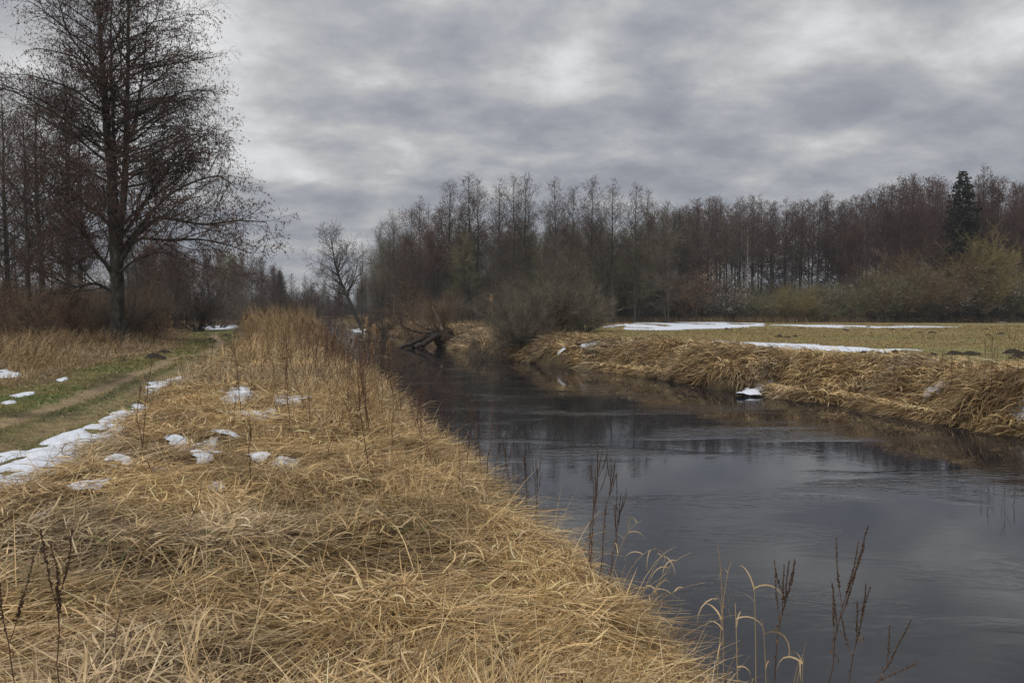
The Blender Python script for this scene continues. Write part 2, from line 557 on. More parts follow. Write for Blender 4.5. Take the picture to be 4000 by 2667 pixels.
def land_colour(x, y, sd, left, ps, tA, tB, z):
    n = len(x)
    c = np.tile(np.array([0.085, 0.060, 0.032]), (n, 1))       # leaf litter

    def lay(c, rgb, w):
        w = np.clip(w, 0, 1)[:, None]
        return c * (1 - w) + np.array(rgb) * w
    nz = noise2(x, y, 6, 31, 3)
    nf = noise2(x, y, 1.1, 33, 3)
    r = np.hypot(x, y)
    c = lay(c, (0.12, 0.085, 0.042), left * (r < 60))
    # meadow
    md = (~left) * smooth01((sd - 2.0) / 2.0) * smooth01((FOREST_Y + 3 + 6 * (nz - .5) - y) / 3) * (x > -2)
    c = lay(c, (0.190, 0.158, 0.064), md)
    c = lay(c, (0.215, 0.155, 0.075), md * smooth01((nz - 0.48) / 0.2) * 0.8)
    c = lay(c, (0.13, 0.135, 0.045), md * smooth01((nf - 0.55) / 0.15) * 0.5)
    # right bank straw
    c = lay(c, (0.15, 0.105, 0.052), (~left) * (sd > 0) * smooth01((4.0 - sd) / 2.0) * (y < 70))
    # short green grass of the path
    pg = smooth01((-ps + (nf - 0.5) * 1.2) / 0.5)
    c = lay(c, (0.135, 0.120, 0.042), pg)
    c = lay(c, (0.075, 0.105, 0.028), pg * smooth01((nf - 0.45) / 0.2) * 0.85)
    c = lay(c, (0.16, 0.125, 0.055), pg * smooth01((nz - 0.5) / 0.2) * 0.7)
    jit = (noise2(x, y, 0.5, 41, 2) - 0.5) * 0.25
    c = lay(c, (0.235, 0.168, 0.098), 0.92 * np.exp(-((tA + jit) / 0.30) ** 4) * pg)
    c = lay(c, (0.200, 0.142, 0.080), 0.70 * np.exp(-((tB + jit * 1.6) / 0.42) ** 4) * pg)
    mud = smooth01((noise2(x, y, 2.4, 43, 2) - 0.50) / 0.15)
    c = lay(c, (0.048, 0.036, 0.020), 0.75 * mud * np.exp(-((tA + jit - 0.3) / 0.4) ** 2) * pg * (y > 12))
    c = lay(c, (0.060, 0.055, 0.028), 0.6 * np.exp(-((tA - tB) / 0.35) ** 2) * (tA < 0.9) * pg * (y < 40))
    wet = smooth01((0.35 - z) / 0.3)
    c = lay(c, (0.035, 0.025, 0.014), wet * 0.85)
    return c


def build_ground():
    fine = np.radians(np.concatenate([np.arange(-52, 52, 0.2)]))
    rest = np.radians(np.arange(52, 308, 6.0))
    th = np.concatenate([fine, rest])
    r = np.exp(np.arange(math.log(0.5), math.log(560), 0.0145))
    nt_, nr = len(th), len(r)
    T, R = np.meshgrid(th, r)
    X, Y = (R * np.sin(T)).ravel(), (R * np.cos(T)).ravel()
    z, sd, left, ps, tA, tB = height(X, Y, True)
    c = land_colour(X, Y, sd, left, ps, tA, tB, z)
    V = np.stack([X, Y, z], 1)
    V = np.vstack([V, [[0, 0, float(height(np.array([0.0]), np.array([0.0]))[0])]]])
    c = np.vstack([c, c[:1]])
    i = np.arange(nr - 1)[:, None] * nt_
    j = np.arange(nt_)[None, :]
    jn = (j + 1) % nt_
    q = np.stack([i + j, i + jn, i + nt_ + jn, i + nt_ + j], -1).reshape(-1, 4)[:, ::-1]
    ctr = lambda a: a[q].mean(1)
    fx, fy = ctr(X), ctr(Y)
    fs, fp, fl = ctr(sd), ctr(ps), ctr(left.astype(float)) > .5
    cat = np.zeros(len(q), int)
    cat[(~fl) & (fs > 3.5) & (fy < FOREST_Y) & (fx > 0) & (fy > -40)] = 2
    cat[(fp < 0)] = 1
    cat[(fs <= 3.5) & (np.hypot(fx, fy) < 150) & ~((fp < 0) & (fs > 1.5))] = 3
    cat[fs < -0.6] = 4
    center = len(V) - 1
    t = np.stack([np.full(nt_, center), (np.arange(nt_) + 1) % nt_, np.arange(nt_)], 1)[:, ::-1]
    for k, nm in enumerate(['ground', 'path', 'meadow', 'riverbank', 'riverbed']):
        qq = q[cat == k]
        tt = t if k == 0 else np.zeros((0, 3), int)
        used = np.unique(np.concatenate([qq.ravel(), tt.ravel()]))
        rm = np.full(len(V), -1)
        rm[used] = np.arange(len(used))
        A = Acc()
        A.add(V[used], quads=rm[qq], tris=rm[tt] if len(tt) else None, col=c[used])
        tag(A.obj(nm, M['land'], smooth=True), kind='structure')


build_ground()


def build_water():
    # one sheet of water from bank to bank, running a little way under both
    A = Acc()
    n = 260

    def resample(p):
        p = np.array(p)
        s = np.concatenate([[0], np.cumsum(np.hypot(*np.diff(p, axis=0).T))])
        return p, s
    L_, R_ = np.array(LB), np.array(RB)
    # water polygon grown by an offset away from the river's middle line
    ys = np.concatenate([np.linspace(-40, 4, 12), np.exp(np.linspace(math.log(4.5), math.log(300), n))])
    lx = np.interp(ys, L_[:, 1], L_[:, 0])
    rx = np.interp(ys, R_[:, 1], R_[:, 0])
    off = np.clip(0.8 + ys / 12, 0.8, 6)
    mid = 0.5 * (lx + rx)
    k = np.linspace(0, 1, 9)[None, :]
    X = (lx - off)[:, None] * (1 - k) + (rx + off)[:, None] * k
    Y = np.repeat(ys[:, None], 9, 1)
    V = np.stack([X.ravel(), Y.ravel(), np.zeros(X.size)], 1)
    i = np.arange(len(ys) - 1)[:, None] * 9
    j = np.arange(8)[None, :]
    q = np.stack([i + j, i + j + 1, i + 9 + j + 1, i + 9 + j], -1).reshape(-1, 4)
    A.add(V, quads=q)
    tag(A.obj('water', M['water'], smooth=True), kind='structure')


build_water()

def clumpz(x, y):
    return 0.11 * smooth01((noise2(x, y, 0.55, 91, 2) - 0.35) / 0.4)


SNOW_POLYS = []


def PT(px, py, lift=0.0):
    """where the ray of a picture point first meets the land (raised by lift)"""
    d = px_dir(px, py)
    d = d / d[1]
    Y = np.exp(np.linspace(math.log(3.0), math.log(150), 1500))
    X, Z = d[0] * Y, CAM_H + d[2] * Y
    h = np.maximum(height(X, Y), 0.0) + lift
    below = np.nonzero(Z < h)[0]
    i = below[0] if len(below) else len(Y) - 1
    return np.array([X[i], Y[i], h[i]])




def snow(label, pts, z=1.15, lift=0.02, thick=0.06, ragged=0.25, holes=0.0, cull=True, disp=True, lump=1.6, group=None, stretch=1.0):
    """a patch of old snow lying on the terrain; pts: its outline in the photograph, dropped on to the ground at height z"""
    k = 1.70068 if disp else 1.0
    zz = z
    cull = True
    thick = thick * .4
    onmat = lift > .09
    near_side = group != 'old snow across the river'
    lift = (.075 if near_side else .19) if onmat else lift
    if ragged < .5:
        ragged *= 2.3
        holes = holes or 0.66
    poly = []
    for a, b in pts:
        poly.append(PT(a * k, b * k, lift + .07 * onmat)[:2])
    poly = np.array(poly)
    SNOW_POLYS.append(poly) if cull else None
    lo, hi = poly.min(0), poly.max(0)
    ext = hi - lo
    dist = np.hypot(*poly.mean(0))
    pad = ragged + 0.02 * dist
    lo, hi = lo - pad, hi + pad
    res = max(0.0011 * dist, 0.02)
    nx = int(np.clip((hi[0] - lo[0]) / res, 8, 300))
    ny = int(np.clip((hi[1] - lo[1]) / (res * 2.0), 8, 260))
    X, Y = np.meshgrid(np.linspace(lo[0], hi[0], nx), np.linspace(lo[1], hi[1], ny))
    x, y = X.ravel(), Y.ravel()
    d = poly_dist(x, y, poly, True)
    d = np.where(inside(x, y, poly), d, -d)
    s = 0.25 * max(1.0, dist / 18)
    f = d + (noise2(x, y / stretch, s * 2.2, 51, 2) - 0.5) * 2.2 * ragged + (noise2(x, y / stretch, s * 0.7, 53, 2) - 0.5) * 1.0 * ragged
    if holes:
        f = np.minimum(f, (holes - noise2(x, y / (1 if dist < 40 else 4), s * (1.1 if dist < 40 else 2.4), 57, 3)) * ragged * 8)
    g = np.maximum(height(x, y), 0.06) + (clumpz(x, y) if onmat else 0)
    if onmat and not near_side:
        # on the steep bank the snow bridges the small steps of the straw
        g = .5 * g + .5 * np.mean([np.maximum(height(x + dx, y + dy), .06) for dx, dy in ((.3, 0), (-.3, 0), (0, .3), (0, -.3))], axis=0)
    if not near_side:
        g = g - lift + lift * np.clip((g - .04) / .4, .08, 1)
    zt = g + lift + thick * np.sqrt(np.clip(f / (0.10 + 0.004 * dist), 0, 1)) + thick * 0.5 * lump * (noise2(x, y, s * 1.3, 59, 2) - 0.5) * (f > 0)
    zt = np.where(f < 0, g + lift - 0.012, zt)
    F = f.reshape(ny, nx) > 0
    # keep faces with any corner inside the patch
    a = F[:-1, :-1] | F[1:, :-1] | F[:-1, 1:] | F[1:, 1:]
    ii, jj = np.nonzero(a)
    q = np.stack([ii * nx + jj, ii * nx + jj + 1, (ii + 1) * nx + jj + 1, (ii + 1) * nx + jj], 1)
    if len(q) == 0:
        return
    used = np.unique(q)
    rm = np.full(nx * ny, -1)
    rm[used] = np.arange(len(used))
    V = np.stack([x, y, zt], 1)[used]
    org = V.mean(0)
    A = Acc()
    A.add(V - org, quads=rm[q])
    o = A.obj('snow_patch', M['snow'], smooth=True)
    o.location = tuple(org)
    tag(o, label, 'snow patch', group or 'old snow patches')


NG = 'old snow on the near bank'
snow("long broad strip of lumpy old snow along the river side of the track", [(-20, 1088), (60, 1050), (130, 1006), (190, 980), (250, 958), (320, 928), (358, 935), (300, 990), (262, 1012), (200, 1040), (170, 1072), (110, 1108), (60, 1128), (-20, 1135)], 1.17, .02, .07, .09, .60, group=NG)
snow("thin broken strip of snow on the path edge beyond the broad strip", [(348, 888), (400, 868), (448, 862), (440, 880), (395, 893), (360, 896)], 1.15, .01, .04, .25, 0.55, group=NG)
snow("narrow bright snow streaks where the path meets the tall dry grass", [(480, 855), (505, 836), (540, 826), (548, 838), (520, 860), (490, 866)], 1.15, .02, .05, .3, 0.6, group=NG)
snow("upper of the two big snow patches in the flattened straw", [(512, 905), (545, 893), (600, 898), (596, 912), (560, 916), (540, 926), (512, 922)], 1.22, .14, .06, .10, group=NG)
snow("lower of the two big snow patches in the flattened straw", [(528, 938), (560, 936), (600, 934), (622, 932), (630, 944), (655, 958), (600, 957), (530, 952)], 1.22, .14, .06, .10, group=NG)
snow("small snow patch in straw shaped like a slanting wedge", [(455, 1010), (480, 1008), (520, 1028), (512, 1038), (490, 1036)], 1.22, .13, .05, .06, group=NG)
snow("flat snow patch in the straw just nearer than the slanting wedge of snow", [(556, 1028), (600, 1022), (640, 1028), (625, 1042), (600, 1048), (552, 1044)], 1.22, .13, .05, .06, group=NG)
snow("sliver of snow touching the nearer end of the flat snow patch", [(610, 1052), (640, 1040), (676, 1037), (660, 1052), (630, 1059)], 1.22, .12, .04, .05, group=NG)
snow("snow patch at the foot of the grass hummock beside the broad strip", [(228, 1062), (262, 1046), (300, 1046), (292, 1058), (245, 1068)], 1.2, .10, .05, .06, group=NG)
snow("little tongue of snow below a dead weed stem", [(342, 1058), (375, 1056), (372, 1068), (345, 1068)], 1.2, .12, .04, .04, group=NG)
snow("isolated bright snow patch in the straw nearest the broad strip", [(188, 1122), (200, 1100), (232, 1096), (226, 1110), (200, 1122)], 1.2, .10, .05, .05, group=NG)
snow("tiny snow scrap behind a wall of bent straw", [(452, 1042), (490, 1040), (486, 1052), (458, 1054)], 1.22, .12, .04, .05, group=NG)
snow("thin snow scraps between two grass hummocks", [(505, 988), (545, 990), (540, 998), (510, 996)], 1.22, .12, .04, .05, group=NG)
snow("pointed snow scrap on the crest of bent straw", [(390, 1009), (410, 1009), (432, 1018), (420, 1021), (398, 1017)], 1.22, .13, .04, .04, group=NG)
snow("snow crumbs lying alone in the nearest straw", [(482, 1112), (500, 1108), (516, 1116), (495, 1121)], 1.2, .12, .04, .03, group=NG)
snow("short sliver of snow near the lying weed heads", [(64, 1200), (90, 1188), (106, 1188), (80, 1202)], 1.17, .10, .04, .03, group=NG)
snow("snow scrap at the edge of the path nearest the camera", [(-10, 1160), (30, 1155), (36, 1166), (20, 1180), (-10, 1178)], 1.17, .03, .04, .06, group=NG)
snow("wet snow remains on the near wheel track", [(-10, 1045), (30, 1030), (45, 1036), (20, 1050), (-10, 1060)], 1.15, .01, .025, .10, 0.55, group=NG)
snow("thin snow streak in the green grass across the path", [(30, 908), (60, 900), (80, 899), (70, 906), (40, 912)], 1.15, .02, .03, .06, group=NG)
snow("snow fleck on the green verge left of the thin streak", [(5, 924), (22, 920), (34, 924), (14, 929)], 1.15, .02, .03, .05, group=NG)
snow("small white snow tongue by the tall grass across the path", [(128, 873), (142, 867), (154, 866), (146, 874), (134, 876)], 1.15, .03, .04, .05, group=NG)
snow("snow bank under the tall straw across the path", [(-15, 852), (12, 850), (40, 858), (38, 865), (10, 868), (-15, 868)], 1.2, .04, .05, .08, group=NG)
snow("snow lying in the hollow where the path bends away under the bushes", [(472, 752), (500, 748), (538, 747), (540, 754), (505, 758), (478, 757)], 1.2, .05, .08, .35, group=NG)
snow("faint snow scraps among the rosy stems beyond the big patches", [(450, 908), (480, 903), (500, 908), (480, 915), (455, 914)], 1.2, .13, .04, .10, 0.6, group=NG)
snow("snow flecks in the straw to the river side of the big patches", [(640, 912), (690, 914), (710, 918), (690, 924), (650, 920)], 1.22, .13, .04, .10, 0.55, group=NG)

MG = 'old snow across the river'
snow("wide snowfield on the meadow at the foot of the woods", [(1380, 748), (1450, 742), (1560, 737.5), (1640, 737), (1700, 741), (1760, 744), (1730, 750), (1650, 755), (1540, 758), (1440, 757), (1375, 753)], 1.3, .03, .12, 1.2, 0.58, False, group=MG, stretch=2)
snow("broken thin snow trail continuing the snowfield along the meadow", [(1700, 745), (1860, 746), (2040, 748), (2210, 747), (2200, 751.5), (2000, 753.5), (1840, 753), (1700, 753)], 1.3, .02, .07, 1.2, 0.40, False, group=MG, stretch=2)
snow("narrow snow streak lying along the middle of the meadow", [(1640, 782), (1730, 786), (1800, 789), (1880, 793), (1960, 797), (2090, 804), (2040, 808), (1960, 807), (1860, 803), (1780, 799), (1720, 793), (1650, 787)], 1.3, .02, .05, .28, False, group=MG)
snow("pieces of snow on the grassy bank beside the bare bush", [(1278, 812), (1284, 800), (1310, 796), (1340, 788), (1362, 786), (1360, 796), (1325, 802), (1290, 814)], 0.95, .10, .08, .30, False, group=MG)
snow("snow tongue hanging down the bank to the water", [(1700, 893), (1702, 880), (1735, 880), (1745, 868), (1780, 863), (1778, 875), (1756, 886), (1735, 892)], .35, .12, .08, .10, False, group=MG)
snow("snow scrap high on the overhanging straw bank", [(2123, 900), (2128, 890), (2150, 884), (2156, 874), (2178, 872), (2172, 880), (2152, 896), (2135, 902)], .65, .18, .08, .08, False, group=MG)
snow("snow lump on the straw near the rightmost water edge", [(2316, 934), (2345, 931), (2375, 940), (2372, 954), (2340, 957), (2326, 946)], .5, .16, .09, .08, False, group=MG)
snow("snow patches on the bank behind the fallen willow", [(1030, 770), (1046, 766), (1062, 772), (1050, 779), (1034, 777)], .8, .15, .12, .35, False, group=MG)
snow("snow by the foot of the leaning tree", [(810, 758), (826, 753), (836, 756), (826, 763), (814, 763)], .6, .05, .04, .25, False, group=MG)
snow("snow glimpsed under the shrub belt at the far end", [(2180, 735), (2250, 722), (2420, 722), (2430, 738), (2300, 741)], 1.3, .05, .2, 1.5, .6, False, group=MG)


def in_snow(x, y):
    r = np.zeros(len(x), bool)
    for p in SNOW_POLYS:
        lo, hi = p.min(0), p.max(0)
        m = (x > lo[0]) & (x < hi[0]) & (y > lo[1]) & (y < hi[1])
        if m.any():
            r[m] |= inside(x[m], y[m], p)
    return r

# ------------------------------------------------------------------ grasses
class HGrid:
    def __init__(self, x0, x1, y0, y1, s):
        self.x0, self.y0, self.s = x0, y0, s
        self.nx, self.ny = int((x1 - x0) / s) + 2, int((y1 - y0) / s) + 2
        X, Y = np.meshgrid(x0 + np.arange(self.nx) * s, y0 + np.arange(self.ny) * s)
        self.h = height(X.ravel(), Y.ravel()).reshape(self.ny, self.nx)
        self.sd = river(X.ravel(), Y.ravel())[0].reshape(self.ny, self.nx)

    def get(self, x, y, what='h'):
        a = self.h if what == 'h' else self.sd
        u = np.clip((x - self.x0) / self.s, 0, self.nx - 1.001)
        v = np.clip((y - self.y0) / self.s, 0, self.ny - 1.001)
        i, j = u.astype(int), v.astype(int)
        fx, fy = u - i, v - j
        return (a[j, i] * (1 - fx) + a[j, i + 1] * fx) * (1 - fy) + (a[j + 1, i] * (1 - fx) + a[j + 1, i + 1] * fx) * fy


G1 = HGrid(-16, 22, -2, 30, 0.10)
G2 = HGrid(-110, 110, 20, 180, 0.6)


def fz(x, y, what='h'):
    near = (x > -16) & (x < 22) & (y > -2) & (y < 30)
    return np.where(near, G1.get(x, y, what), G2.get(x, y, what))


def sample_polar(n, r0, r1, p, t0=-50, t1=50):
    """n points whose density falls with distance to the power p"""
    u = RNG.random(n)
    k = 2.0 - p
    r = (r0 ** k + u * (r1 ** k - r0 ** k)) ** (1 / k) if abs(k) > 1e-6 else r0 * (r1 / r0) ** u
    t = np.radians(t0 + RNG.random(n) * (t1 - t0))
    return r * np.sin(t), r * np.cos(t)


def blades(A, pos, az, pitch, bend, length, width, col, K=3, curl=None, roll=None, ground=True, mat=0, base_w=1.0, tip_w=0.12, power=1.0):
    n = len(pos)
    if n == 0:
        return
    curl = np.zeros(n) if curl is None else curl
    roll = RNG.uniform(-1.2, 1.2, n) if roll is None else roll
    pts = np.zeros((n, K + 1, 3))
    side = np.zeros((n, K + 1, 3))
    p = pos.copy()
    pts[:, 0] = p
    st = (length / K)[:, None]
    for k in range(K + 1):
        t = ((k + 0.5) / K) ** power
        a = az + curl * (k / K)
        e = pitch + bend * t
        d = np.stack([np.cos(e) * np.cos(a), np.cos(e) * np.sin(a), np.sin(e)], 1)
        h = np.stack([-np.sin(a), np.cos(a), np.zeros(n)], 1)
        nn = np.cross(d, h)
        side[:, k] = h * np.cos(roll)[:, None] + nn * np.sin(roll)[:, None]
        if k < K:
            p = p + d * st
            pts[:, k + 1] = p
    if ground:
        g = fz(pts[:, 1:, 0].ravel(), pts[:, 1:, 1].ravel()).reshape(n, K)
        g = np.maximum(g, 0.0)
        lowc = 0.008 + 0.03 * RNG.random((n, 1))
        pts[:, 1:, 2] = np.maximum(pts[:, 1:, 2], g + lowc)
    t = np.arange(K + 1) / K
    prof = np.where(t < 0.35, base_w + (1 - base_w) * t / 0.35, 1 - (1 - tip_w) * ((t - 0.35) / 0.65) ** 1.6)
    w = (width[:, None] * prof[None, :] * 0.5)[:, :, None]
    V = np.stack([pts - side * w, pts + side * w], 2).reshape(-1, 3)
    b = (np.arange(n) * (K + 1) * 2)[:, None] + (np.arange(K) * 2)[None, :]
    q = np.stack([b, b + 1, b + 3, b + 2], -1).reshape(-1, 4)
    A.add(V, quads=q, mat=mat, col=np.repeat(col, (K + 1) * 2, 0))


STRAW = np.array([[0.74, 0.56, 0.31], [0.62, 0.455, 0.235], [0.44, 0.310, 0.150], [0.70, 0.57, 0.37], [0.25, 0.160, 0.075], [0.125, 0.078, 0.040], [0.50, 0.350, 0.175]])  # dark straws deepened, pale ones raised: shaded gaps and lit tops in colour


def straw(n, w, x=None, y=None, lo=0.55, hi=1.15):
    w = np.array(w, float)
    c = STRAW[RNG.choice(len(STRAW), n, p=w / w.sum())]
    c = c * RNG.uniform(0.75, 1.2, (n, 1))
    if x is not None:
        s = lo + (hi - lo) * smooth01((noise2(x, y, 0.7, 71, 3) - 0.25) / 0.5)
        c = c * s[:, None]
        gr = (smooth01((noise2(x, y, 1.7, 73, 3) - 0.50) / 0.2) * .38)[:, None]
        c = c * (1 - gr) + c.mean(1, keepdims=True) * np.array([1.12, 1.0, .84]) * gr * .92
    return np.clip(c, 0, 0.8).astype(np.float32)


def flow(x, y):
    return (noise2(x, y, 1.5, 81, 2) - 0.5) * 11.0 + 0.4


def left_mask(x, y, margin=0.05, edge=0.0):
    sd, left = river(x, y)
    ps = path_sd(x, y)
    # bank strip between the path and the water
    near_side = left & (sd > edge) & (ps > margin)
    return near_side, sd, ps


def across_path(x, y):
    """left of the path (away from the river)"""
    c = np.array([[-16, -5]] + [p for p in PATH_POLY[1:len(PATH_L) + 1]])
    xc = np.interp(y, c[:, 1], c[:, 0])
    return x < xc + 0.3


def near_bank_grass():
    A = Acc()

    def pts(n, r0, r1, p, edge=0.0, t0=-50, t1=45, snowkeep=0.20):
        x, y = sample_polar(n, r0, r1, p, t0, t1)
        ok, sd, ps = left_mask(x, y, 0.0 - 0.25 * RNG.random(n) ** 2, edge)
        ok &= ~across_path(x, y)
        ok &= ~((((x - HOLLOW[0]) / .24) ** 2 + ((y - HOLLOW[1]) / .15) ** 2 < 1) & (RNG.random(n) < .9))
        ok &= ~(in_snow(x, y) & (RNG.random(n) > snowkeep))
        return x[ok], y[ok], sd[ok]
    # 1 matted old litter, its browns deepened to paint shade into the gaps
    x, y, sd = pts(360000, 1.5, 36, 1.5)
    n = len(x)
    w = np.maximum(1, np.hypot(x, y) / 7)
    pos = np.stack([x, y, fz(x, y) + 0.01 + RNG.random(n) * 0.05 + clumpz(x, y) * .5], 1)
    blades(A, pos, RNG.uniform(0, 6.3, n), RNG.normal(0.03, 0.18, n), RNG.normal(-0.1, 0.3, n), RNG.uniform(0.06, 0.24, n) * w ** .5,
           RNG.uniform(0.003, 0.008, n) * w, straw(n, [0.2, .5, 1.4, .6, 4, 7, 1.5], x, y, .5, 1.0), K=2)
    # 2 fallen stalks lying across each other in swirls
    x, y, sd = pts(270000, 1.5, 36, 1.5)
    n = len(x)
    w = np.maximum(1, np.hypot(x, y) / 7)
    hz = clumpz(x, y)
    pos = np.stack([x, y, fz(x, y) + 0.03 + RNG.random(n) * 0.09 + hz], 1)
    cross = np.array([0, 0, 0, .55, -.55, 1.3, -1.2, 2.2])[RNG.integers(8, size=n)]
    blades(A, pos, flow(x, y) + cross + RNG.normal(0, 0.22, n), RNG.normal(0.07, 0.13, n), RNG.normal(-0.12, 0.16, n), RNG.uniform(0.15, 0.60, n),
           RNG.uniform(0.0024, 0.0048, n) * w, straw(n, [2.5, 3.5, 3, 2.5, 2.4, 1.5, 3], x, y), K=2, tip_w=.5)
    # 3 broad dry leaves
    x, y, sd = pts(210000, 1.5, 28, 1.55)
    keep = RNG.random(len(x)) < 0.22 + 0.95 * smooth01((noise2(x, y, 0.6, 95, 2) - 0.45) / 0.22)
    x, y = x[keep], y[keep]
    n = len(x)
    w = np.maximum(1, np.hypot(x, y) / 8)
    pos = np.stack([x, y, fz(x, y) + 0.05 + RNG.random(n) * 0.10 + clumpz(x, y)], 1)
    blades(A, pos, flow(x, y) * 1.3 + RNG.normal(0, 1.1, n), RNG.normal(0.18, 0.30, n), RNG.normal(-0.7, 0.7, n), RNG.uniform(0.07, 0.26, n) * w ** .4,
           RNG.uniform(0.006, 0.0145, n) * w ** .8, straw(n, [4, 3.4, 2, 3, 1.2, .8, 2], x, y, .75, 1.2), K=4, curl=RNG.normal(0, 0.7, n), roll=RNG.normal(0, .6, n), base_w=0.4)
    # a few long bent stalks standing clear of the mat
    x, y, sd = pts(2600, 2.0, 20, 1.2)
    n = len(x)
    pos = np.stack([x, y, fz(x, y) + 0.05], 1)
    blades(A, pos, RNG.uniform(0, 6.3, n), RNG.uniform(.5, 1.4, n), -RNG.uniform(0.1, 1.4, n), RNG.uniform(0.35, 0.85, n), RNG.uniform(0.003, 0.006, n) * np.maximum(1, np.hypot(x, y) / 8), straw(n, [4, 3, 2, 3, .5, .2, 2]), K=5, power=1.8)
    tag(A.obj('dry_grass', M['straw']), kind='stuff', label='flattened pale dry reed grass matted over the near river bank', cat='grass')

    # 4 half upright tufts, thicker towards the water
    A = Acc()
    x, y, sd = pts(210000, 2.6, 40, 1.25)
    nz = noise2(x, y, 1.3, 97, 2)
    r = np.hypot(x, y)
    edge_w = np.exp(-((sd - 0.8) / 1.4) ** 2)
    dens = smooth01((nz - 0.50) / 0.16) * 0.55 + 0.75 * edge_w * smooth01((r - 5.5) / 4) + 0.25 * smooth01((r - 9) / 6)
    dens *= smooth01((r - 3.5) / 3.5) * 0.9 + 0.05
    dens *= 0.30 + 0.70 * smooth01((y - 6.0) / 4) + 0.5 * edge_w
    dens *= 1 - .65 * smooth01((y - 22) / 8) * (x / y > -.26)
    keep = RNG.random(len(x)) < dens
    x, y, sd, r = x[keep], y[keep], sd[keep], r[keep]
    n = len(x)
    w = np.maximum(1, r / 9)
    pos = np.stack([x, y, fz(x, y) + 0.02], 1)
    L_ = RNG.uniform(0.22, 0.8, n) * (0.65 + 0.45 * smooth01((r - 8) / 12)) * (1 - .45 * smooth01((y - 22) / 8) * (x / y > -.26))
    blades(A, pos, flow(x, y) + RNG.normal(0, 1.0, n), RNG.uniform(0.75, 1.5, n), -RNG.uniform(0.2, 1.7, n), L_,
           RNG.uniform(0.0028, 0.0060, n) * w, straw(n, [2.5, 3, 3, 2, 2, 1.2, 3], x, y, .7, 1.1), K=4, power=1.5)
    tag(A.obj('tufted_grass', M['straw']), kind='stuff', label='half upright dry grass tufts along the near water edge', cat='grass')

    # 5 a few fresh green shoots low in the straw
    A = Acc()
    x, y, sd = pts(9000, 1.7, 12, 1.6, snowkeep=0)
    keep = noise2(x, y, 0.8, 99, 2) > 0.60
    x, y = x[keep], y[keep]
    n = len(x)
    pos = np.stack([x, y, fz(x, y) + 0.07 + clumpz(x, y)], 1)
    c = np.array([[0.10, 0.16, 0.045]]) * RNG.uniform(0.7, 1.5, (n, 1))
    blades(A, pos, RNG.uniform(0, 6.3, n), RNG.uniform(0.1, 1.0, n), -RNG.uniform(0.1, .9, n), RNG.uniform(0.08, 0.22, n), RNG.uniform(0.003, 0.007, n), c, K=3)
    tag(A.obj('green_shoots', M['straw']), kind='stuff', label='fresh green grass shoots between the matted straw', cat='grass')


near_bank_grass()


def path_grass():
    A = Acc()
    x, y = sample_polar(210000, 4.5, 60, 1.35, -50, -8)
    ps = path_sd(x, y)
    tA, tB = poly_dist(x, y, TRACK_A), poly_dist(x, y, TRACK_B)
    bare = np.exp(-(tA / 0.29) ** 4) + 0.75 * np.exp(-(tB / 0.38) ** 4)
    nz = noise2(x, y, 1.1, 33, 3)
    ok = (ps < 0.15) & (RNG.random(len(x)) > bare * 1.05) & (RNG.random(len(x)) < 0.35 + smooth01((nz - .35) / .25)) & ~in_snow(x, y)
    x, y, nz, ps = x[ok], y[ok], nz[ok], ps[ok]
    n = len(x)
    w = np.maximum(1, np.hypot(x, y) / 8)
    g = np.array([[0.085, 0.125, 0.030]])
    ol = np.array([[0.20, 0.165, 0.060]])
    t = smooth01((nz - 0.40) / 0.25)[:, None] * RNG.uniform(0.3, 1, (n, 1))
    c = (g * t + ol * (1 - t)) * RNG.uniform(0.6, 1.4, (n, 1))
    dry = RNG.random(n) < 0.16
    c[dry] = straw(int(dry.sum()), [1, 1, 1, 1, 1, 1, 1]) * 0.8
    pos = np.stack([x, y, fz(x, y)], 1)
    blades(A, pos, RNG.uniform(0, 6.3, n), RNG.uniform(0.2, 1.4, n), -RNG.uniform(0.2, 1.2, n), RNG.uniform(0.03, 0.09, n) * w ** .35, RNG.uniform(0.003, 0.006, n) * w, c, K=2)
    tag(A.obj('path_grass', M['straw']), kind='stuff', label='short trodden green grass on and beside the track', cat='grass')


path_grass()


def tall_grass_across_path():
    A = Acc()
    x, y = sample_polar(190000, 12, 70, 1.0, -50, -10)
    ps = path_sd(x, y)
    sd, left = river(x, y)
    ok = across_path(x, y) & (ps > -0.1) & left & ~in_snow(x, y)
    r = np.hypot(x, y)
    ok &= RNG.random(len(x)) < np.exp(-(ps / 7.0) ** 2) + 0.15
    ok &= RNG.random(len(x)) < 0.35 + 0.65 * smooth01((noise2(x, y, 1.6, 111, 2) - 0.35) / .3)
    x, y, ps, r = x[ok], y[ok], ps[ok], r[ok]
    n = len(x)
    w = np.maximum(1, r / 9)
    tall = smooth01((ps - .4) / 3.5) * (0.25 + 1.5 * smooth01((noise2(x, y, 1.9, 113, 2) - .3) / .4))
    pos = np.stack([x, y, fz(x, y)], 1)
    upr = RNG.random(n) < 0.6
    c = straw(n, [2, 2.5, 3, 1.5, 2.5, 2, 3], x, y, .65, 1.05)
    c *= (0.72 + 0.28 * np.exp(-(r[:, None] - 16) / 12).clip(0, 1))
    blades(A, pos, flow(x, y) * 0.5 + RNG.normal(0, 1.3, n), np.where(upr, RNG.uniform(1.0, 1.55, n), RNG.uniform(0.2, 0.9, n)), -RNG.uniform(0.1, 1.6, n),
           RNG.uniform(0.30, 0.95, n) * (0.30 + tall) * (1.15 - .50 * smooth01((r - 20) / 8)), RNG.uniform(0.003, 0.006, n) * w, c, K=4, power=1.7)
    tag(A.obj('tall_grass', M['straw']), kind='stuff', label='tall arching dry grass between the track and the thicket', cat='grass')


tall_grass_across_path()


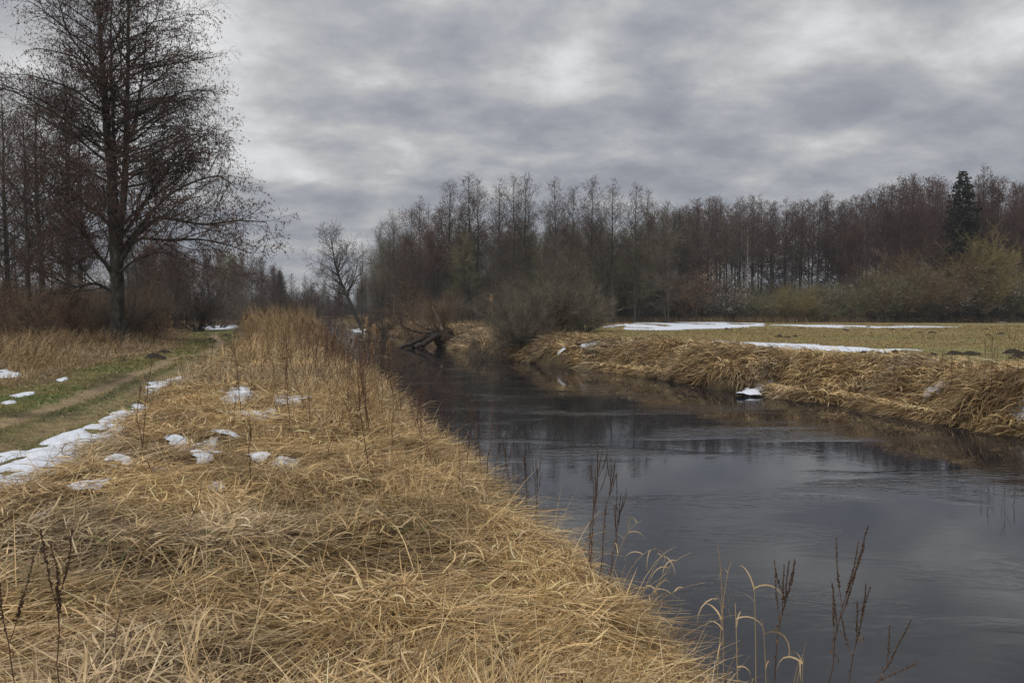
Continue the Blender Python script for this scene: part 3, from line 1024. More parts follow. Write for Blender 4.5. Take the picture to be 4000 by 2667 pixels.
def far_bank_grass():
    e = 0.15
    # overhanging combed straw on the opposite bank
    A = Acc()
    m = 150000
    seg = np.array(RB)
    ln = np.hypot(*np.diff(seg, axis=0).T)
    lo, hi = 2, len(seg) - 5
    mid = 0.5 * (seg[:-1] + seg[1:])
    wgt = ln / np.maximum(np.hypot(*mid.T), 10) ** 0.9
    wgt[:lo] = 0
    wgt[hi:] = 0
    k = RNG.choice(len(ln), m, p=wgt / wgt.sum())
    t = RNG.random(m)
    base = seg[k] + (seg[k + 1] - seg[k]) * t[:, None]
    off = RNG.random(m) ** 0.9 * 3.9
    dirv = np.stack([RNG.normal(0.8, .3, m), RNG.normal(0.6, .3, m)], 1)
    x, y = (base + unit(dirv) * off[:, None]).T
    sd, left = river(x, y)
    ok = (~left) & (sd > 0.02) & (sd < 3.3) & (np.hypot(x, y) > 9) & ~(in_snow(x, y) & (RNG.random(m) < .85))
    ok &= RNG.random(m) < 1.2 - sd / 3.6
    x, y, sd = x[ok], y[ok], sd[ok]
    n = len(x)
    gx = (fz(x + .3, y, 'sd') - fz(x - .3, y, 'sd'))
    gy = (fz(x, y + .3, 'sd') - fz(x, y - .3, 'sd'))
    toward = np.arctan2(-gy, -gx)
    r = np.hypot(x, y)
    nz = noise2(x, y, 1.6, 121, 2)
    tus = smooth01((noise2(x, y, 1.1, 123, 2) - 0.3) / 0.4)
    pos = np.stack([x, y, np.maximum(fz(x, y), 0.02) + 0.15 * tus * np.clip(sd, 0, 1)], 1)
    w = np.maximum(1, r / 8)
    c = straw(n, [1.4, 2, 2.8, 1.6, 3, 2.6, 3], x, y, .55, 1.05) * 0.86
    blades(A, pos, toward + (nz - 0.5) * 3.2 + RNG.normal(0, 0.35, n), RNG.uniform(0.15, 1.1, n), -RNG.uniform(0.9, 2.2, n), RNG.uniform(0.35, 0.95, n),
           RNG.uniform(0.004, 0.0075, n) * w, c, K=5, power=1.0)
    # lighter bent leaves on top
    s = RNG.random(n) < 0.14
    x2, y2 = x[s], y[s]
    n2 = len(x2)
    pos2 = np.stack([x2, y2, np.maximum(fz(x2, y2), 0.02) + 0.25], 1)
    blades(A, pos2, (toward[s] + RNG.normal(0, 1.0, n2)), RNG.uniform(0.3, 1.2, n2), -RNG.uniform(1.0, 2.4, n2), RNG.uniform(0.2, 0.5, n2), RNG.uniform(0.006, 0.011, n2) * w[s],
           straw(n2, [4, 3, 1, 3, 0, 0, 1], x2, y2, .8, 1.1), K=4)
    tag(A.obj('overhanging_grass', M['straw']), kind='stuff', label='long brown straw hanging over the opposite bank to the water', cat='grass')

    # meadow turf
    A = Acc()
    x, y = sample_polar(230000, 17, 108, 1.0, -6, 50)
    sd, left = river(x, y)
    ok = (~left) & (sd > 1.9) & (y < FOREST_Y + 1) & ~(in_snow(x, y) & (RNG.random(len(x)) < .8))
    nz = noise2(x, y, 2.5, 131, 3)
    nf = noise2(x, y, 14, 133, 2)
    ok &= RNG.random(len(x)) < 0.35 + smooth01((nz - .35) / .3)
    x, y, sd, nz, nf = x[ok], y[ok], sd[ok], nz[ok], nf[ok]
    n = len(x)
    r = np.hypot(x, y)
    w = np.maximum(1, r / 9)
    gcol = np.array([[0.215, 0.188, 0.072]])
    bcol = np.array([[0.34, 0.250, 0.120]])
    t = np.clip(smooth01((nz - 0.38) / 0.3) * 0.7 + 0.5 * smooth01((nf - .4) / .3) + RNG.normal(0, .25, n) + 0.6 * np.exp(-(sd - 2) / 1.5), 0, 1)[:, None]
    c = (gcol * (1 - t) + bcol * t) * RNG.uniform(0.65, 1.3, (n, 1))
    pos = np.stack([x, y, fz(x, y)], 1)
    blades(A, pos, RNG.uniform(0, 6.3, n), RNG.uniform(0.3, 1.4, n), -RNG.uniform(0.2, 1.3, n), RNG.uniform(0.05, 0.14, n) * (1 + 1.2 * np.exp(-(sd - 2) / 1.5)), RNG.uniform(0.004, 0.007, n) * w, c, K=2)
    tag(A.obj('meadow_grass', M['straw']), kind='stuff', label='short yellowish olive grass covering the open meadow', cat='grass')

    # upright tan grass and small reeds along the far reach, both banks, and at the foot of the woods
    A = Acc()
    m = 260000
    x = RNG.uniform(-75, 20, m)
    y = 30 * (190 / 30) ** RNG.random(m)
    sd, left = river(x, y)
    ok = (sd > 0.1) & (sd < 9) & ~(left & (y < 34)) & (path_sd(x, y) > 0.3)
    ok &= RNG.random(m) < np.exp(-(sd / 6.0) ** 2)
    ok &= ~((~left) & (x > 3) & (y < 60))
    ok &= ~(left & (y < 75) & (RNG.random(m) < .8))
    x, y, sd = x[ok], y[ok], sd[ok]
    n = len(x)
    r = np.hypot(x, y)
    pos = np.stack([x, y, np.maximum(fz(x, y), 0)], 1)
    c = straw(n, [1, 2, 3, 1, 3, 2.5, 3], x, y, .55, 1.0) * 0.78
    blades(A, pos, RNG.uniform(0, 6.3, n), RNG.uniform(0.7, 1.55, n), -RNG.uniform(0.1, 1.5, n), RNG.uniform(0.4, 1.25, n), RNG.uniform(0.006, 0.011, n) * np.maximum(1, r / 25), c, K=3, power=1.6)
    tag(A.obj('bank_grass', M['straw']), kind='stuff', label='tan grass and low reeds lining the far reach of the river', cat='grass')
    A = Acc()
    m = 34000
    x = RNG.uniform(0, 100, m)
    y = FOREST_Y + RNG.normal(1.0, 1.4, m) + 2.5 * (noise2(x, x * 0, 9, 141, 2) - .5)
    keep = RNG.random(m) < 0.25 + smooth01((noise2(x, y, 4, 143, 2) - .4) / .2)
    x, y = x[keep], y[keep]
    n = len(x)
    pos = np.stack([x, y, fz(x, y)], 1)
    c = straw(n, [1, 2, 3, 1, 2, 2, 3], x, y, .6, 1.0) * 0.6
    blades(A, pos, RNG.uniform(0, 6.3, n), RNG.uniform(1.0, 1.55, n), -RNG.uniform(0.1, 1.2, n), RNG.uniform(0.4, 1.25, n), RNG.uniform(0.02, 0.035, n), c, K=3, power=1.6)
    tag(A.obj('edge_grass', M['straw']), kind='stuff', label='brown dry grass fringe where the meadow meets the woods', cat='grass')


far_bank_grass()


def reed_bed():
    """the dense stand of reeds on the near bank beyond the straw"""
    A = Acc()
    m = 60000
    x = RNG.uniform(-26, -1, m)
    y = RNG.uniform(17, 66, m)
    sd, left = river(x, y)
    ps = path_sd(x, y)
    nz = noise2(x, y, 3.0, 151, 2)
    ok = left & (sd > -0.7) & (ps > 0.6) & ~across_path(x, y)
    ok &= RNG.random(m) < smooth01((y - 21) / 12) * (0.35 + smooth01((nz - .35) / .25)) * 0.8 * np.where(x / y > -.262, .10, 1.0)
    x, y, sd, nz = x[ok], y[ok], sd[ok], nz[ok]
    n = len(x)
    pos = np.stack([x, y, np.maximum(fz(x, y), -0.1)], 1)
    tall = 0.93 * (0.40 + 0.60 * smooth01((y - 24) / 14)) * (0.35 + 0.95 * smooth01((noise2(x, y, 1.8, 157, 2) - .25) / .5))
    c = straw(n, [2, 3, 3.5, 1.2, 2.5, 1.2, 3.5], x, y, .6, 1.05) * np.array([[0.88, 0.86, 0.84]])
    lean = RNG.normal(1.40, 0.13, n)
    blades(A, pos, RNG.normal(2.6, 0.9, n), lean, -RNG.uniform(0.05, 0.7, n), RNG.uniform(0.9, 2.1, n) * tall, RNG.uniform(0.006, 0.010, n) * np.maximum(1, y / 26), c, K=4, power=2.0, tip_w=.3)
    # leaves
    s = RNG.random(n) < 0.9
    x2, y2 = x[s], y[s]
    n2 = len(x2)
    pos2 = np.stack([x2, y2, np.maximum(fz(x2, y2), 0) + RNG.uniform(0.2, 1.2, n2) * tall[s]], 1)
    blades(A, pos2, RNG.uniform(0, 6.3, n2), RNG.uniform(0.6, 1.3, n2), -RNG.uniform(0.5, 2.0, n2), RNG.uniform(0.2, 0.5, n2), RNG.uniform(0.008, 0.014, n2) * np.maximum(1, y2 / 30), c[s] * 1.08, K=3, ground=False)
    tag(A.obj('reed_bed', M['straw']), kind='stuff', label='dense golden reed bed between the track and the river', cat='reeds')


reed_bed()

# ------------------------------------------------------------------ trees
def tube(A, Pl, Rl, sides=3, mat=0, cap=False, col=None):
    """Pl (N, K, 3) centre lines, Rl (N, K) radii"""
    N_, K, _ = Pl.shape
    T = np.empty_like(Pl)
    T[:, 1:-1] = Pl[:, 2:] - Pl[:, :-2]
    T[:, 0] = Pl[:, 1] - Pl[:, 0]
    T[:, -1] = Pl[:, -1] - Pl[:, -2]
    T = unit(T)
    ref = np.where(np.abs(T[:, :1, 2:3]) > 0.9, np.array([1.0, 0.1, 0]), np.array([0.05, 0.1, 1.0]))
    u = unit(ref - (ref * T).sum(-1, keepdims=True) * T)
    v = np.cross(T, u)
    a = np.arange(sides) * 2 * np.pi / sides
    off = u[:, :, None] * np.cos(a)[None, None, :, None] + v[:, :, None] * np.sin(a)[None, None, :, None]
    V = Pl[:, :, None] + off * Rl[:, :, None, None]
    b = (np.arange(N_) * K * sides)[:, None, None] + (np.arange(K - 1) * sides)[None, :, None] + np.arange(sides)[None, None, :]
    bn = (np.arange(N_) * K * sides)[:, None, None] + (np.arange(K - 1) * sides)[None, :, None] + ((np.arange(sides) + 1) % sides)[None, None, :]
    q = np.stack([b, bn, bn + sides, b + sides], -1).reshape(-1, 4)
    A.add(V.reshape(-1, 3), quads=q, mat=mat, col=col)


def sprout(rng, Pl, Rl, n_per, t0, t1, length, angle, K=5, up=0.15, wig=0.25, rfac=0.55, rmin=0.006, rmax=1e9, lenj=0.3, angj=0.2, lprof=None, tpow=1.0, droop=0.0, upl=0.0, flatten=0.0, tipr=0.25):
    """children growing from parent lines; returns centre lines, radii and their place along the parent"""
    N_, KP, _ = Pl.shape
    n_per = np.broadcast_to(np.asarray(n_per), (N_,))
    idx = np.repeat(np.arange(N_), n_per)
    n = len(idx)
    if n == 0:
        return np.zeros((0, K, 3)), np.zeros((0, K)), np.zeros(0), idx
    # stratified along the parent
    first = np.cumsum(n_per) - n_per
    k = np.arange(n) - first[idx]
    t = t0 + (t1 - t0) * ((k + rng.random(n)) / n_per[idx]) ** tpow
    f = np.clip(t * (KP - 1), 0, KP - 1.0001)
    i = f.astype(int)
    fr = (f - i)[:, None]
    S = Pl[idx, i] * (1 - fr) + Pl[idx, i + 1] * fr
    r = Rl[idx, i] * (1 - fr[:, 0]) + Rl[idx, i + 1] * fr[:, 0]
    T = unit(Pl[idx, i + 1] - Pl[idx, i])
    az = k * 2.39996 + rng.normal(0, 0.5, n) + idx * 1.7
    ref = np.where(np.abs(T[:, 2:3]) > 0.8, np.array([[1.0, 0, 0]]), np.array([[0, 0, 1.0]]))
    u = unit(np.cross(T, ref))
    v = np.cross(T, u)
    pd = u * np.cos(az)[:, None] + v * np.sin(az)[:, None]
    if flatten:
        pd = unit(pd * np.array([1, 1, 1 - flatten]))
    a = (angle(t) if callable(angle) else angle) + rng.normal(0, angj, n)
    d = T * np.cos(a)[:, None] + pd * np.sin(a)[:, None]
    if upl:
        d = unit(d + np.array([0, 0, upl]))
    L_ = (length(t, idx) if callable(length) else length) * (1 + rng.normal(0, lenj, n)).clip(0.35, 1.8)
    out = np.zeros((n, K, 3))
    out[:, 0] = S
    p = S
    for j in range(1, K):
        d = unit(d + rng.normal(0, wig, (n, 3)) + np.array([0, 0, 1.0]) * (up - droop * j / K))
        p = p + d * (L_ / (K - 1))[:, None]
        out[:, j] = p
    r0 = np.clip(np.minimum(r * rfac, rmax), rmin, None)
    R = r0[:, None] * (1 - (1 - tipr) * np.arange(K)[None, :] / (K - 1))
    R = np.maximum(R, rmin * 0.5)
    return out, R, t, idx


def catkins(A, rng, Pl, n_per, size, mat, hang=True, frac=1.0):
    """small hanging catkins and cones near the twig ends, as little three-sided drops"""
    N_, K, _ = Pl.shape
    sel = rng.random(N_) < frac
    Pl = Pl[sel]
    N_ = len(Pl)
    idx = np.repeat(np.arange(N_), n_per)
    n = len(idx)
    if n == 0:
        return
    f = np.clip(rng.uniform(0.35, 1.0, n) * (K - 1), 0, K - 1.001)
    i = f.astype(int)
    fr = (f - i)[:, None]
    S = Pl[idx, i] * (1 - fr) + Pl[idx, i + 1] * fr + rng.normal(0, size * .25, (n, 3))
    d = unit(rng.normal(0, 0.45, (n, 3)) + (np.array([0, 0, -1.0]) if hang else np.array([0, 0, 0.2])))
    L_ = size * rng.uniform(0.6, 1.5, n)
    C = np.stack([S, S + d * L_[:, None] * .5, S + d * L_[:, None]], 1)
    R = np.stack([L_ * 0.10, L_ * 0.24, L_ * 0.06], 1)
    tube(A, C, R, 3, mat)


def flakes(A, rng, S, size, mat):
    n = len(S)
    u = unit(rng.normal(0, 1, (n, 3)))
    v = unit(np.cross(u, rng.normal(0, 1, (n, 3))))
    s = (size * rng.uniform(0.6, 1.4, n))[:, None]
    V = np.stack([S - u * s, S + v * s * .6, S + u * s, S - v * s * .6 + np.cross(u, v) * s * .3], 1)
    A.add(V.reshape(-1, 3), quads=np.arange(4 * n).reshape(-1, 4), mat=mat)


def lerp_poly(pts, K):
    pts = np.asarray(pts, float)
    s = np.concatenate([[0], np.cumsum(np.linalg.norm(np.diff(pts, axis=0), axis=1))])
    t = np.linspace(0, s[-1], K)
    return np.stack([np.interp(t, s, pts[:, k]) for k in range(3)], 1)


def trunk_line(rng, H, K=14, lean=(0, 0), wob=0.012):
    z = np.linspace(-0.3, H, K)
    x = np.cumsum(rng.normal(0, wob * H / K * 3, K)) + lean[0] * (z / H).clip(0) ** 1.2 * H
    y = np.cumsum(rng.normal(0, wob * H / K * 3, K)) + lean[1] * (z / H).clip(0) * H
    x -= x[0]
    y -= y[0]
    return np.stack([x, y, z], 1)


def tree_meshes(kind, seed, H=20.0, clear=0.4, spread=2.6, nb=46, twig_r=0.011, mats=None, dense=1.0, r0=None, fork=0, cat=0.8, cat_size=0.11, leaf=0, top=0.25, lean=(0, 0), wig=0.012, shape=.62):
    """trunk and crown meshes of a bare tree; spread is the crown radius in metres"""
    rng = np.random.default_rng(seed)
    r0 = r0 or H * 0.0095
    K = 16
    T = trunk_line(rng, H, K, lean, wig)[None]
    prof = (1 - np.linspace(0, 1, K) ** 1.15 * 0.94)
    prof[0] *= 1.35
    prof[1] *= 1.08
    R = (r0 * prof)[None]
    if fork:
        F, FR, _, _ = sprout(rng, T, R, fork, 0.30, 0.62, H * 0.5, 0.35, K=10, up=0.25, wig=0.07, rfac=0.75, lenj=.12)
        # forks run on upward
        A0 = Acc()
        tube(A0, T, R, 7)
        tube(A0, F, FR, 6)
    else:
        A0 = Acc()
        tube(A0, T, R, 7)
    trunk = A0.mesh(kind + '_trunk', [mats[0]], True)
    A = Acc()

    def blen(t, idx):
        u = (t - clear) / (1 - clear)
        return spread * 1.35 * (np.clip(1.04 - u, 0.03, 1) ** shape) * np.clip(0.35 + 2.6 * u, 0, 1)
    B, BR, bt, _ = sprout(rng, T, R, nb, clear, 0.985, blen, lambda t: 1.30 - 0.60 * ((t - clear) / (1 - clear)).clip(0, 1), K=7, up=0.05, wig=0.14, rfac=0.42, rmin=twig_r * 1.3, lenj=0.28, upl=0.1)
    if fork:
        B2, BR2, _, _ = sprout(rng, F, FR, int(nb * 0.6), 0.15, 0.98, lambda t, i: spread * 0.62 * (1.15 - t), 0.85, K=7, up=0.10, wig=0.13, rfac=0.42, rmin=twig_r * 1.3)
        B, BR = np.concatenate([B, B2]), np.concatenate([BR, BR2])
    bl = np.linalg.norm(B[:, -1] - B[:, 0], axis=1)
    n2 = np.clip((bl * 3.6 * dense).astype(int) + 2, 3, 14)
    C, CR, ct, ci = sprout(rng, B, BR, n2, 0.22, 1.0, lambda t, i: bl[i] * 0.42 * (1.15 - 0.6 * t) + 0.15, 0.75, K=5, up=0.07, wig=0.17, rfac=0.6, rmin=twig_r, flatten=.3)
    cl = np.linalg.norm(C[:, -1] - C[:, 0], axis=1)
    n3 = np.clip((cl * 4.5 * dense).astype(int) + 1, 2, 7)
    D, DR, _, _ = sprout(rng, C, CR, n3, 0.25, 1.0, lambda t, i: cl[i] * 0.45 + 0.14, 0.7, K=3, up=0.05, wig=0.2, rfac=0.7, rmin=twig_r * 0.8)
    tube(A, B, BR, 4, 0)
    tube(A, C, CR, 3, 1)
    tube(A, D, DR, 3, 1)
    if cat:
        catkins(A, rng, D, 2, cat_size, 2, frac=cat)
    if leaf:
        S = D[rng.random(len(D)) < leaf][:, -1]
        flakes(A, rng, S, 0.09, 2)
    crown = A.mesh(kind + '_crown', [mats[0], mats[1], mats[2]])
    return trunk, crown


def plant(name, meshes, loc, label, cat, group=None, rz=None, s=1.0, part_names=('trunk', 'crown')):
    rz = RNG.uniform(0, 6.28) if rz is None else rz
    z = gz(loc[0], loc[1]) if len(loc) < 3 else loc[2]
    o = empty(name, (loc[0], loc[1], z - 0.05), rz, s)
    tag(o, label, cat, group)
    for nm, me in zip(part_names, meshes):
        link_part(nm, me, o)
    return o


BF, BR_, CK = M['bark_far'], M['branch'], M['catkin']
# prototypes of the woods
ALD = [tree_meshes('alder', 100 + i, H=20, clear=(.42, .34, .46, .38, .4)[i], spread=(2.9, 3.3, 2.6, 3.0, 2.8)[i], nb=(58, 62, 50, 60, 56)[i], mats=(BF, BR_, CK), dense=.85, cat=.5, twig_r=.010) for i in range(5)]
RED = [tree_meshes('red_alder', 130 + i, H=19, clear=.22 + .05 * (i % 3), spread=(2.5, 2.2, 2.8, 2.4)[i], nb=72, mats=(BF, M['branch_purple'], CK), dense=1.0, cat=.7, cat_size=.12, twig_r=.011) for i in range(4)]
LOW = [tree_meshes('young_tree', 160 + i, H=13, clear=.10, spread=(2.6, 3.0, 2.3)[i], nb=52, mats=(BF, (M['branch_olive'], M['branch_grey'], M['branch'])[i], CK), dense=1.1, cat=0, twig_r=.014, r0=.10, wig=.03) for i in range(3)]
POLE = [tree_meshes('pole_tree', 180 + i, H=16, clear=.55, spread=1.6, nb=30, mats=(BF, M['branch_grey'], CK), dense=.8, cat=.2, twig_r=.013, r0=.09, wig=.02) for i in range(2)]


def shrub_meshes(kind, seed, H=5.0, W=3.2, stems=26, mats=None, twig_r=0.010, dense=1.0, fan=0.75, leaf=0.0, leaf_mat=None, leaf_size=.07, clearv=0.12, l3=True):
    rng = np.random.default_rng(seed)
    base = np.array([[0, 0, -0.15], [0, 0, 0.0], [0, 0, 0.12]])[None]
    a = rng.uniform(0, 6.283, stems)
    sp = fan * np.sqrt(rng.random(stems))
    K = 8
    d = unit(np.stack([np.cos(a) * np.sin(sp), np.sin(a) * np.sin(sp), np.cos(sp)], 1))
    reach = H * (1.0 - 0.30 * (sp / max(fan, .01)) ** 2) * rng.uniform(0.72, 1.05, stems)
    Pl = np.zeros((stems, K, 3))
    Pl[:, 0] = np.stack([np.cos(a) * W * .10 * rng.random(stems), np.sin(a) * W * .10 * rng.random(stems), np.full(stems, -0.15)], 1)
    p = Pl[:, 0]
    out = np.stack([np.cos(a), np.sin(a), 0 * a], 1)
    for j in range(1, K):
        d = unit(d + rng.normal(0, 0.09, (stems, 3)) + out * 0.05 * W / 3)
        p = p + d * (reach / (K - 1))[:, None]
        Pl[:, j] = p
    R = (H * 0.009 * rng.uniform(0.6, 1.2, stems))[:, None] * (1 - 0.8 * np.linspace(0, 1, K)[None])
    S = Acc()
    tube(S, Pl, np.maximum(R, twig_r), 4)
    stem = S.mesh(kind + '_stems', [mats[0]], True)
    A = Acc()
    B, BR, _, _ = sprout(rng, Pl, R, int(11 * dense), clearv, 1.0, lambda t, i: reach[i] * 0.34 * (1.2 - .6 * t), 0.65, K=5, up=0.12, wig=0.16, rfac=.6, rmin=twig_r)
    bl = np.linalg.norm(B[:, -1] - B[:, 0], axis=1)
    C, CR, _, _ = sprout(rng, B, BR, int(6 * dense), 0.15, 1.0, lambda t, i: bl[i] * 0.5 + .1, 0.6, K=4, up=0.10, wig=0.18, rfac=.7, rmin=twig_r * .8)
    tube(A, B, BR, 3, 0)
    tube(A, C, CR, 3, 0)
    if l3:
        D, DR, _, _ = sprout(rng, C, CR, 2, 0.3, 1.0, lambda t, i: bl[i // max(int(6 * dense), 1)] * 0.22 + .1, 0.6, K=2, up=0.1, wig=0.15, rfac=.7, rmin=twig_r * .7)
        tube(A, D, DR, 3, 0)
    ms = [mats[1]]
    if leaf:
        S_ = C[rng.random(len(C)) < leaf]
        flakes(A, rng, S_[:, -1], leaf_size, 1)
        flakes(A, rng, S_[:, 1], leaf_size, 1)
        ms.append(leaf_mat)
    return stem, A.mesh(kind + '_twigs', ms)


SH_PARTS = ('stems', 'twigs')
OLIVE = [shrub_meshes('olive_shrub', 200 + i, H=5, W=4, stems=34, mats=(M['branch_olive'], M['branch_olive']), twig_r=.022, fan=.9, dense=.95) for i in range(3)]
GREY = [shrub_meshes('grey_shrub', 210 + i, H=5, W=4, stems=26, mats=(M['branch'], M['branch_grey']), twig_r=.013, fan=.9, dense=.8) for i in range(3)]
RIV = [shrub_meshes('riverside_shrub', 250 + i, H=5, W=3.5, stems=36, mats=(M['branch'], M['branch_pale']), twig_r=.011, fan=.95, dense=1.3) for i in range(2)]
REDS = [shrub_meshes('red_shrub', 220 + i, H=4, W=3, stems=22, mats=(M['branch_red'], M['branch_red']), twig_r=.012, fan=.9, dense=.75) for i in range(3)]
DARKS = [shrub_meshes('dark_shrub', 230 + i, H=5, W=3.5, stems=24, mats=(M['bark'], M['branch']), twig_r=.011, fan=.8) for i in range(2)]
GOLD = shrub_meshes('golden_willow', 240, H=6, W=4, stems=34, mats=(M['branch_gold'], M['branch_gold']), twig_r=.014, fan=.8)
ROUND = shrub_meshes('round_willow', 244, H=6, W=2.5, stems=46, mats=(M['branch_olive'], M['branch_gold']), twig_r=.016, fan=.62, dense=1.1, clearv=.35)
RUST = shrub_meshes('rusty_willow', 241, H=7, W=5, stems=34, mats=(M['branch_olive'], M['branch_rust']), twig_r=.014, fan=.75, clearv=.3)
SEEDY = shrub_meshes('seedy_shrub', 242, H=6, W=3, stems=14, mats=(M['branch_grey'], M['branch_grey']), twig_r=.012, fan=.6, leaf=.5, leaf_mat=M['seedfluff'], leaf_size=.07)
OAKY = shrub_meshes('oak_sapling', 243, H=5, W=3, stems=12, mats=(M['branch'], M['branch_red']), twig_r=.010, fan=.6, leaf=.8, leaf_mat=M['oakleaf'], leaf_size=.06)


def spruce_meshes(seed, H=23, W=3.5):
    rng = np.random.default_rng(seed)
    A0 = Acc()
    T = trunk_line(rng, H, 14, wob=.004)[None]
    R = (0.24 * (1 - np.linspace(0, 1, 14) * .95))[None]
    tube(A0, T, R, 7)
    A = Acc()
    n = 300
    B, BR, bt, _ = sprout(rng, T, R, n, .06, .99, lambda t, i: W * 1.65 * (1.03 - t) ** 0.8 * np.clip(.75 + t, 0, 1), 1.55, K=6, up=-0.02, wig=.05, rfac=.3, rmin=.02, lenj=.15, angj=.1)
    tube(A, B, BR, 3, 0)
    bl = np.linalg.norm(B[:, -1] - B[:, 0], axis=1)
    C, CR, _, ci = sprout(rng, B, BR, np.clip((bl * 9).astype(int), 4, 26), .12, 1, lambda t, i: .28 + bl[i] * .22 * (1.1 - t), 0.9, K=3, up=-0.15, wig=.12, rfac=.5, rmin=.012, flatten=.5)
    # needle sprays: broad soft-edged strips under every twig
    N_ = len(C)
    for s in range(3):
        d = unit(C[:, -1] - C[:, 0])
        u = unit(np.cross(d, rng.normal(0, 1, (N_, 3)) + np.array([0, 0, 1.5])))
        w = rng.uniform(.07, .15, (N_, 1))
        V = np.stack([C[:, 0], C[:, 1] - u * w, C[:, 2], C[:, 1] + u * w], 1) + rng.normal(0, .03, (N_, 1, 3))
        A.add(V.reshape(-1, 3), quads=np.arange(4 * N_).reshape(-1, 4), mat=1)
    return A0.mesh('spruce_trunk', [M['bark_far']], True), A.mesh('spruce_crown', [M['bark_far'], M['needles']])


SPR = spruce_meshes(300)
BIR = tree_meshes('birch', 310, H=19, clear=.35, spread=2.0, nb=44, mats=(M['birch'], M['branch_purple'], CK), dense=1.0, cat=0, twig_r=.010, r0=.11)
FINE = tree_meshes('pale_tree', 311, H=16, clear=.25, spread=3.4, nb=50, mats=(M['branch_grey'], M['branch_grey'], CK), dense=1.2, cat=0, twig_r=.010, fork=3)
OAK = tree_meshes('leafy_tree', 312, H=17, clear=.12, spread=4.0, nb=60, mats=(BF, BR_, M['oakleaf']), dense=1.2, cat=0, twig_r=.010, leaf=.5)


def at_px(px, Y):
    """ground point under picture column px (2352-wide view) at distance Y"""
    return ((px * 1.70068 - 2000) / FPX * Y, Y)


def top_z(py, Y):
    d = px_dir(2000, py * 1.70068)
    return CAM_H + d[2] / d[1] * Y


ORD = ['first', 'second', 'third', 'fourth', 'fifth', 'sixth', 'seventh', 'eighth', 'ninth', 'tenth', 'eleventh', 'twelfth', 'thirteenth', 'fourteenth', 'fifteenth', 'sixteenth']


def beside(px, marks):
    for m, t in marks:
        if px < m:
            return t
    return marks[-1][1]


LONG = [(1560, 'near the corner where the two woods meet'), (1640, 'above the far snowfield'), (1700, 'just short of the thin birch'), (1760, 'just past the thin birch'), (1850, 'above the golden willow'),
        (1930, 'above the pale-leaved bushes'), (2040, 'between the golden and the rusty willows'), (2160, 'above the rust-topped willows'), (2203, 'on the near side of the spruce'), (2290, 'just past the spruce'), (9999, 'at the far end past the round willow')]
MIDW = [(930, 'at the river end'), (990, 'beneath the red-leaved tree'), (1060, 'behind the root plate of the fallen willow'), (1130, 'behind the lone tall reed'), (1200, 'behind the middle of the riverside bushes'),
        (1290, 'behind the highest riverside bush'), (1380, 'beside the end of the riverside bushes'), (1460, 'facing the start of the snowfield'), (1530, 'facing the middle of the snowfield'), (9999, 'at the corner towards the long wood')]
LEFTW = [(20, 'at the picture edge'), (110, 'behind the leaning slim alder'), (190, 'behind the straight dark alder'), (262, 'on the outer side of the big trunk'), (340, 'just past the big trunk towards the river'), (9999, 'above the reeds by the dark bush')]
VAL = [(400, 'beneath the outer limbs of the big alder'), (470, 'behind the dark bush at the bend'), (550, 'just short of the two birches'), (610, 'behind the two birches'), (660, 'around the small distant spruce'), (9999, 'nearest the small bridge')]


def depth(Y, a, b):
    k = (Y - a) / (b - a)
    return 'front' if k < .34 else 'middle' if k < .67 else 'rear'


def tall_row():
    tops = [(968, 462, 106), (1035, 418, 104), (1083, 405, 102), (1096, 412, 104), (1150, 424, 108), (1178, 405, 104), (1208, 404, 100), (1278, 416, 100), (1312, 434, 110), (1360, 411, 100), (1408, 424, 101), (1458, 427, 102), (1485, 438, 106)]
    for i, (px, py, Y) in enumerate(tops):
        x, y = at_px(px, Y)
        z = gz(x, y)
        s = (top_z(py, Y) - z) / 20.0
        me = ALD[[0, 1, 3, 2, 0, 2, 1, 3, 4, 1, 0, 3, 2][i]]
        plant('alder_tree', me, (x, y, z), 'tall bare alder, %s from the left in the high row above the riverside bushes' % ORD[i], 'tree', 'high alder row above the riverside bushes', s=s)
    # willowy pale tree and leafy one at the left end of the wood
    x, y = at_px(905, 100)
    plant('pale_tree', FINE, (x, y), 'pale fine-twigged tree at the river end of the middle wood', 'tree', s=(top_z(496, 100) - 1.2) / 16)
    x, y = at_px(948, 92)
    plant('leafy_tree', OAK, (x, y), 'broad tree with withered red-brown leaves above the fallen willow', 'tree', s=(top_z(482, 92) - 1.2) / 17)
    x, y = at_px(1005, 97)
    plant('alder_tree', RED[2], (x, y), 'reddish broad alder between the leafy tree and the high row', 'tree', s=(top_z(478, 97) - 1.2) / 19)


tall_row()


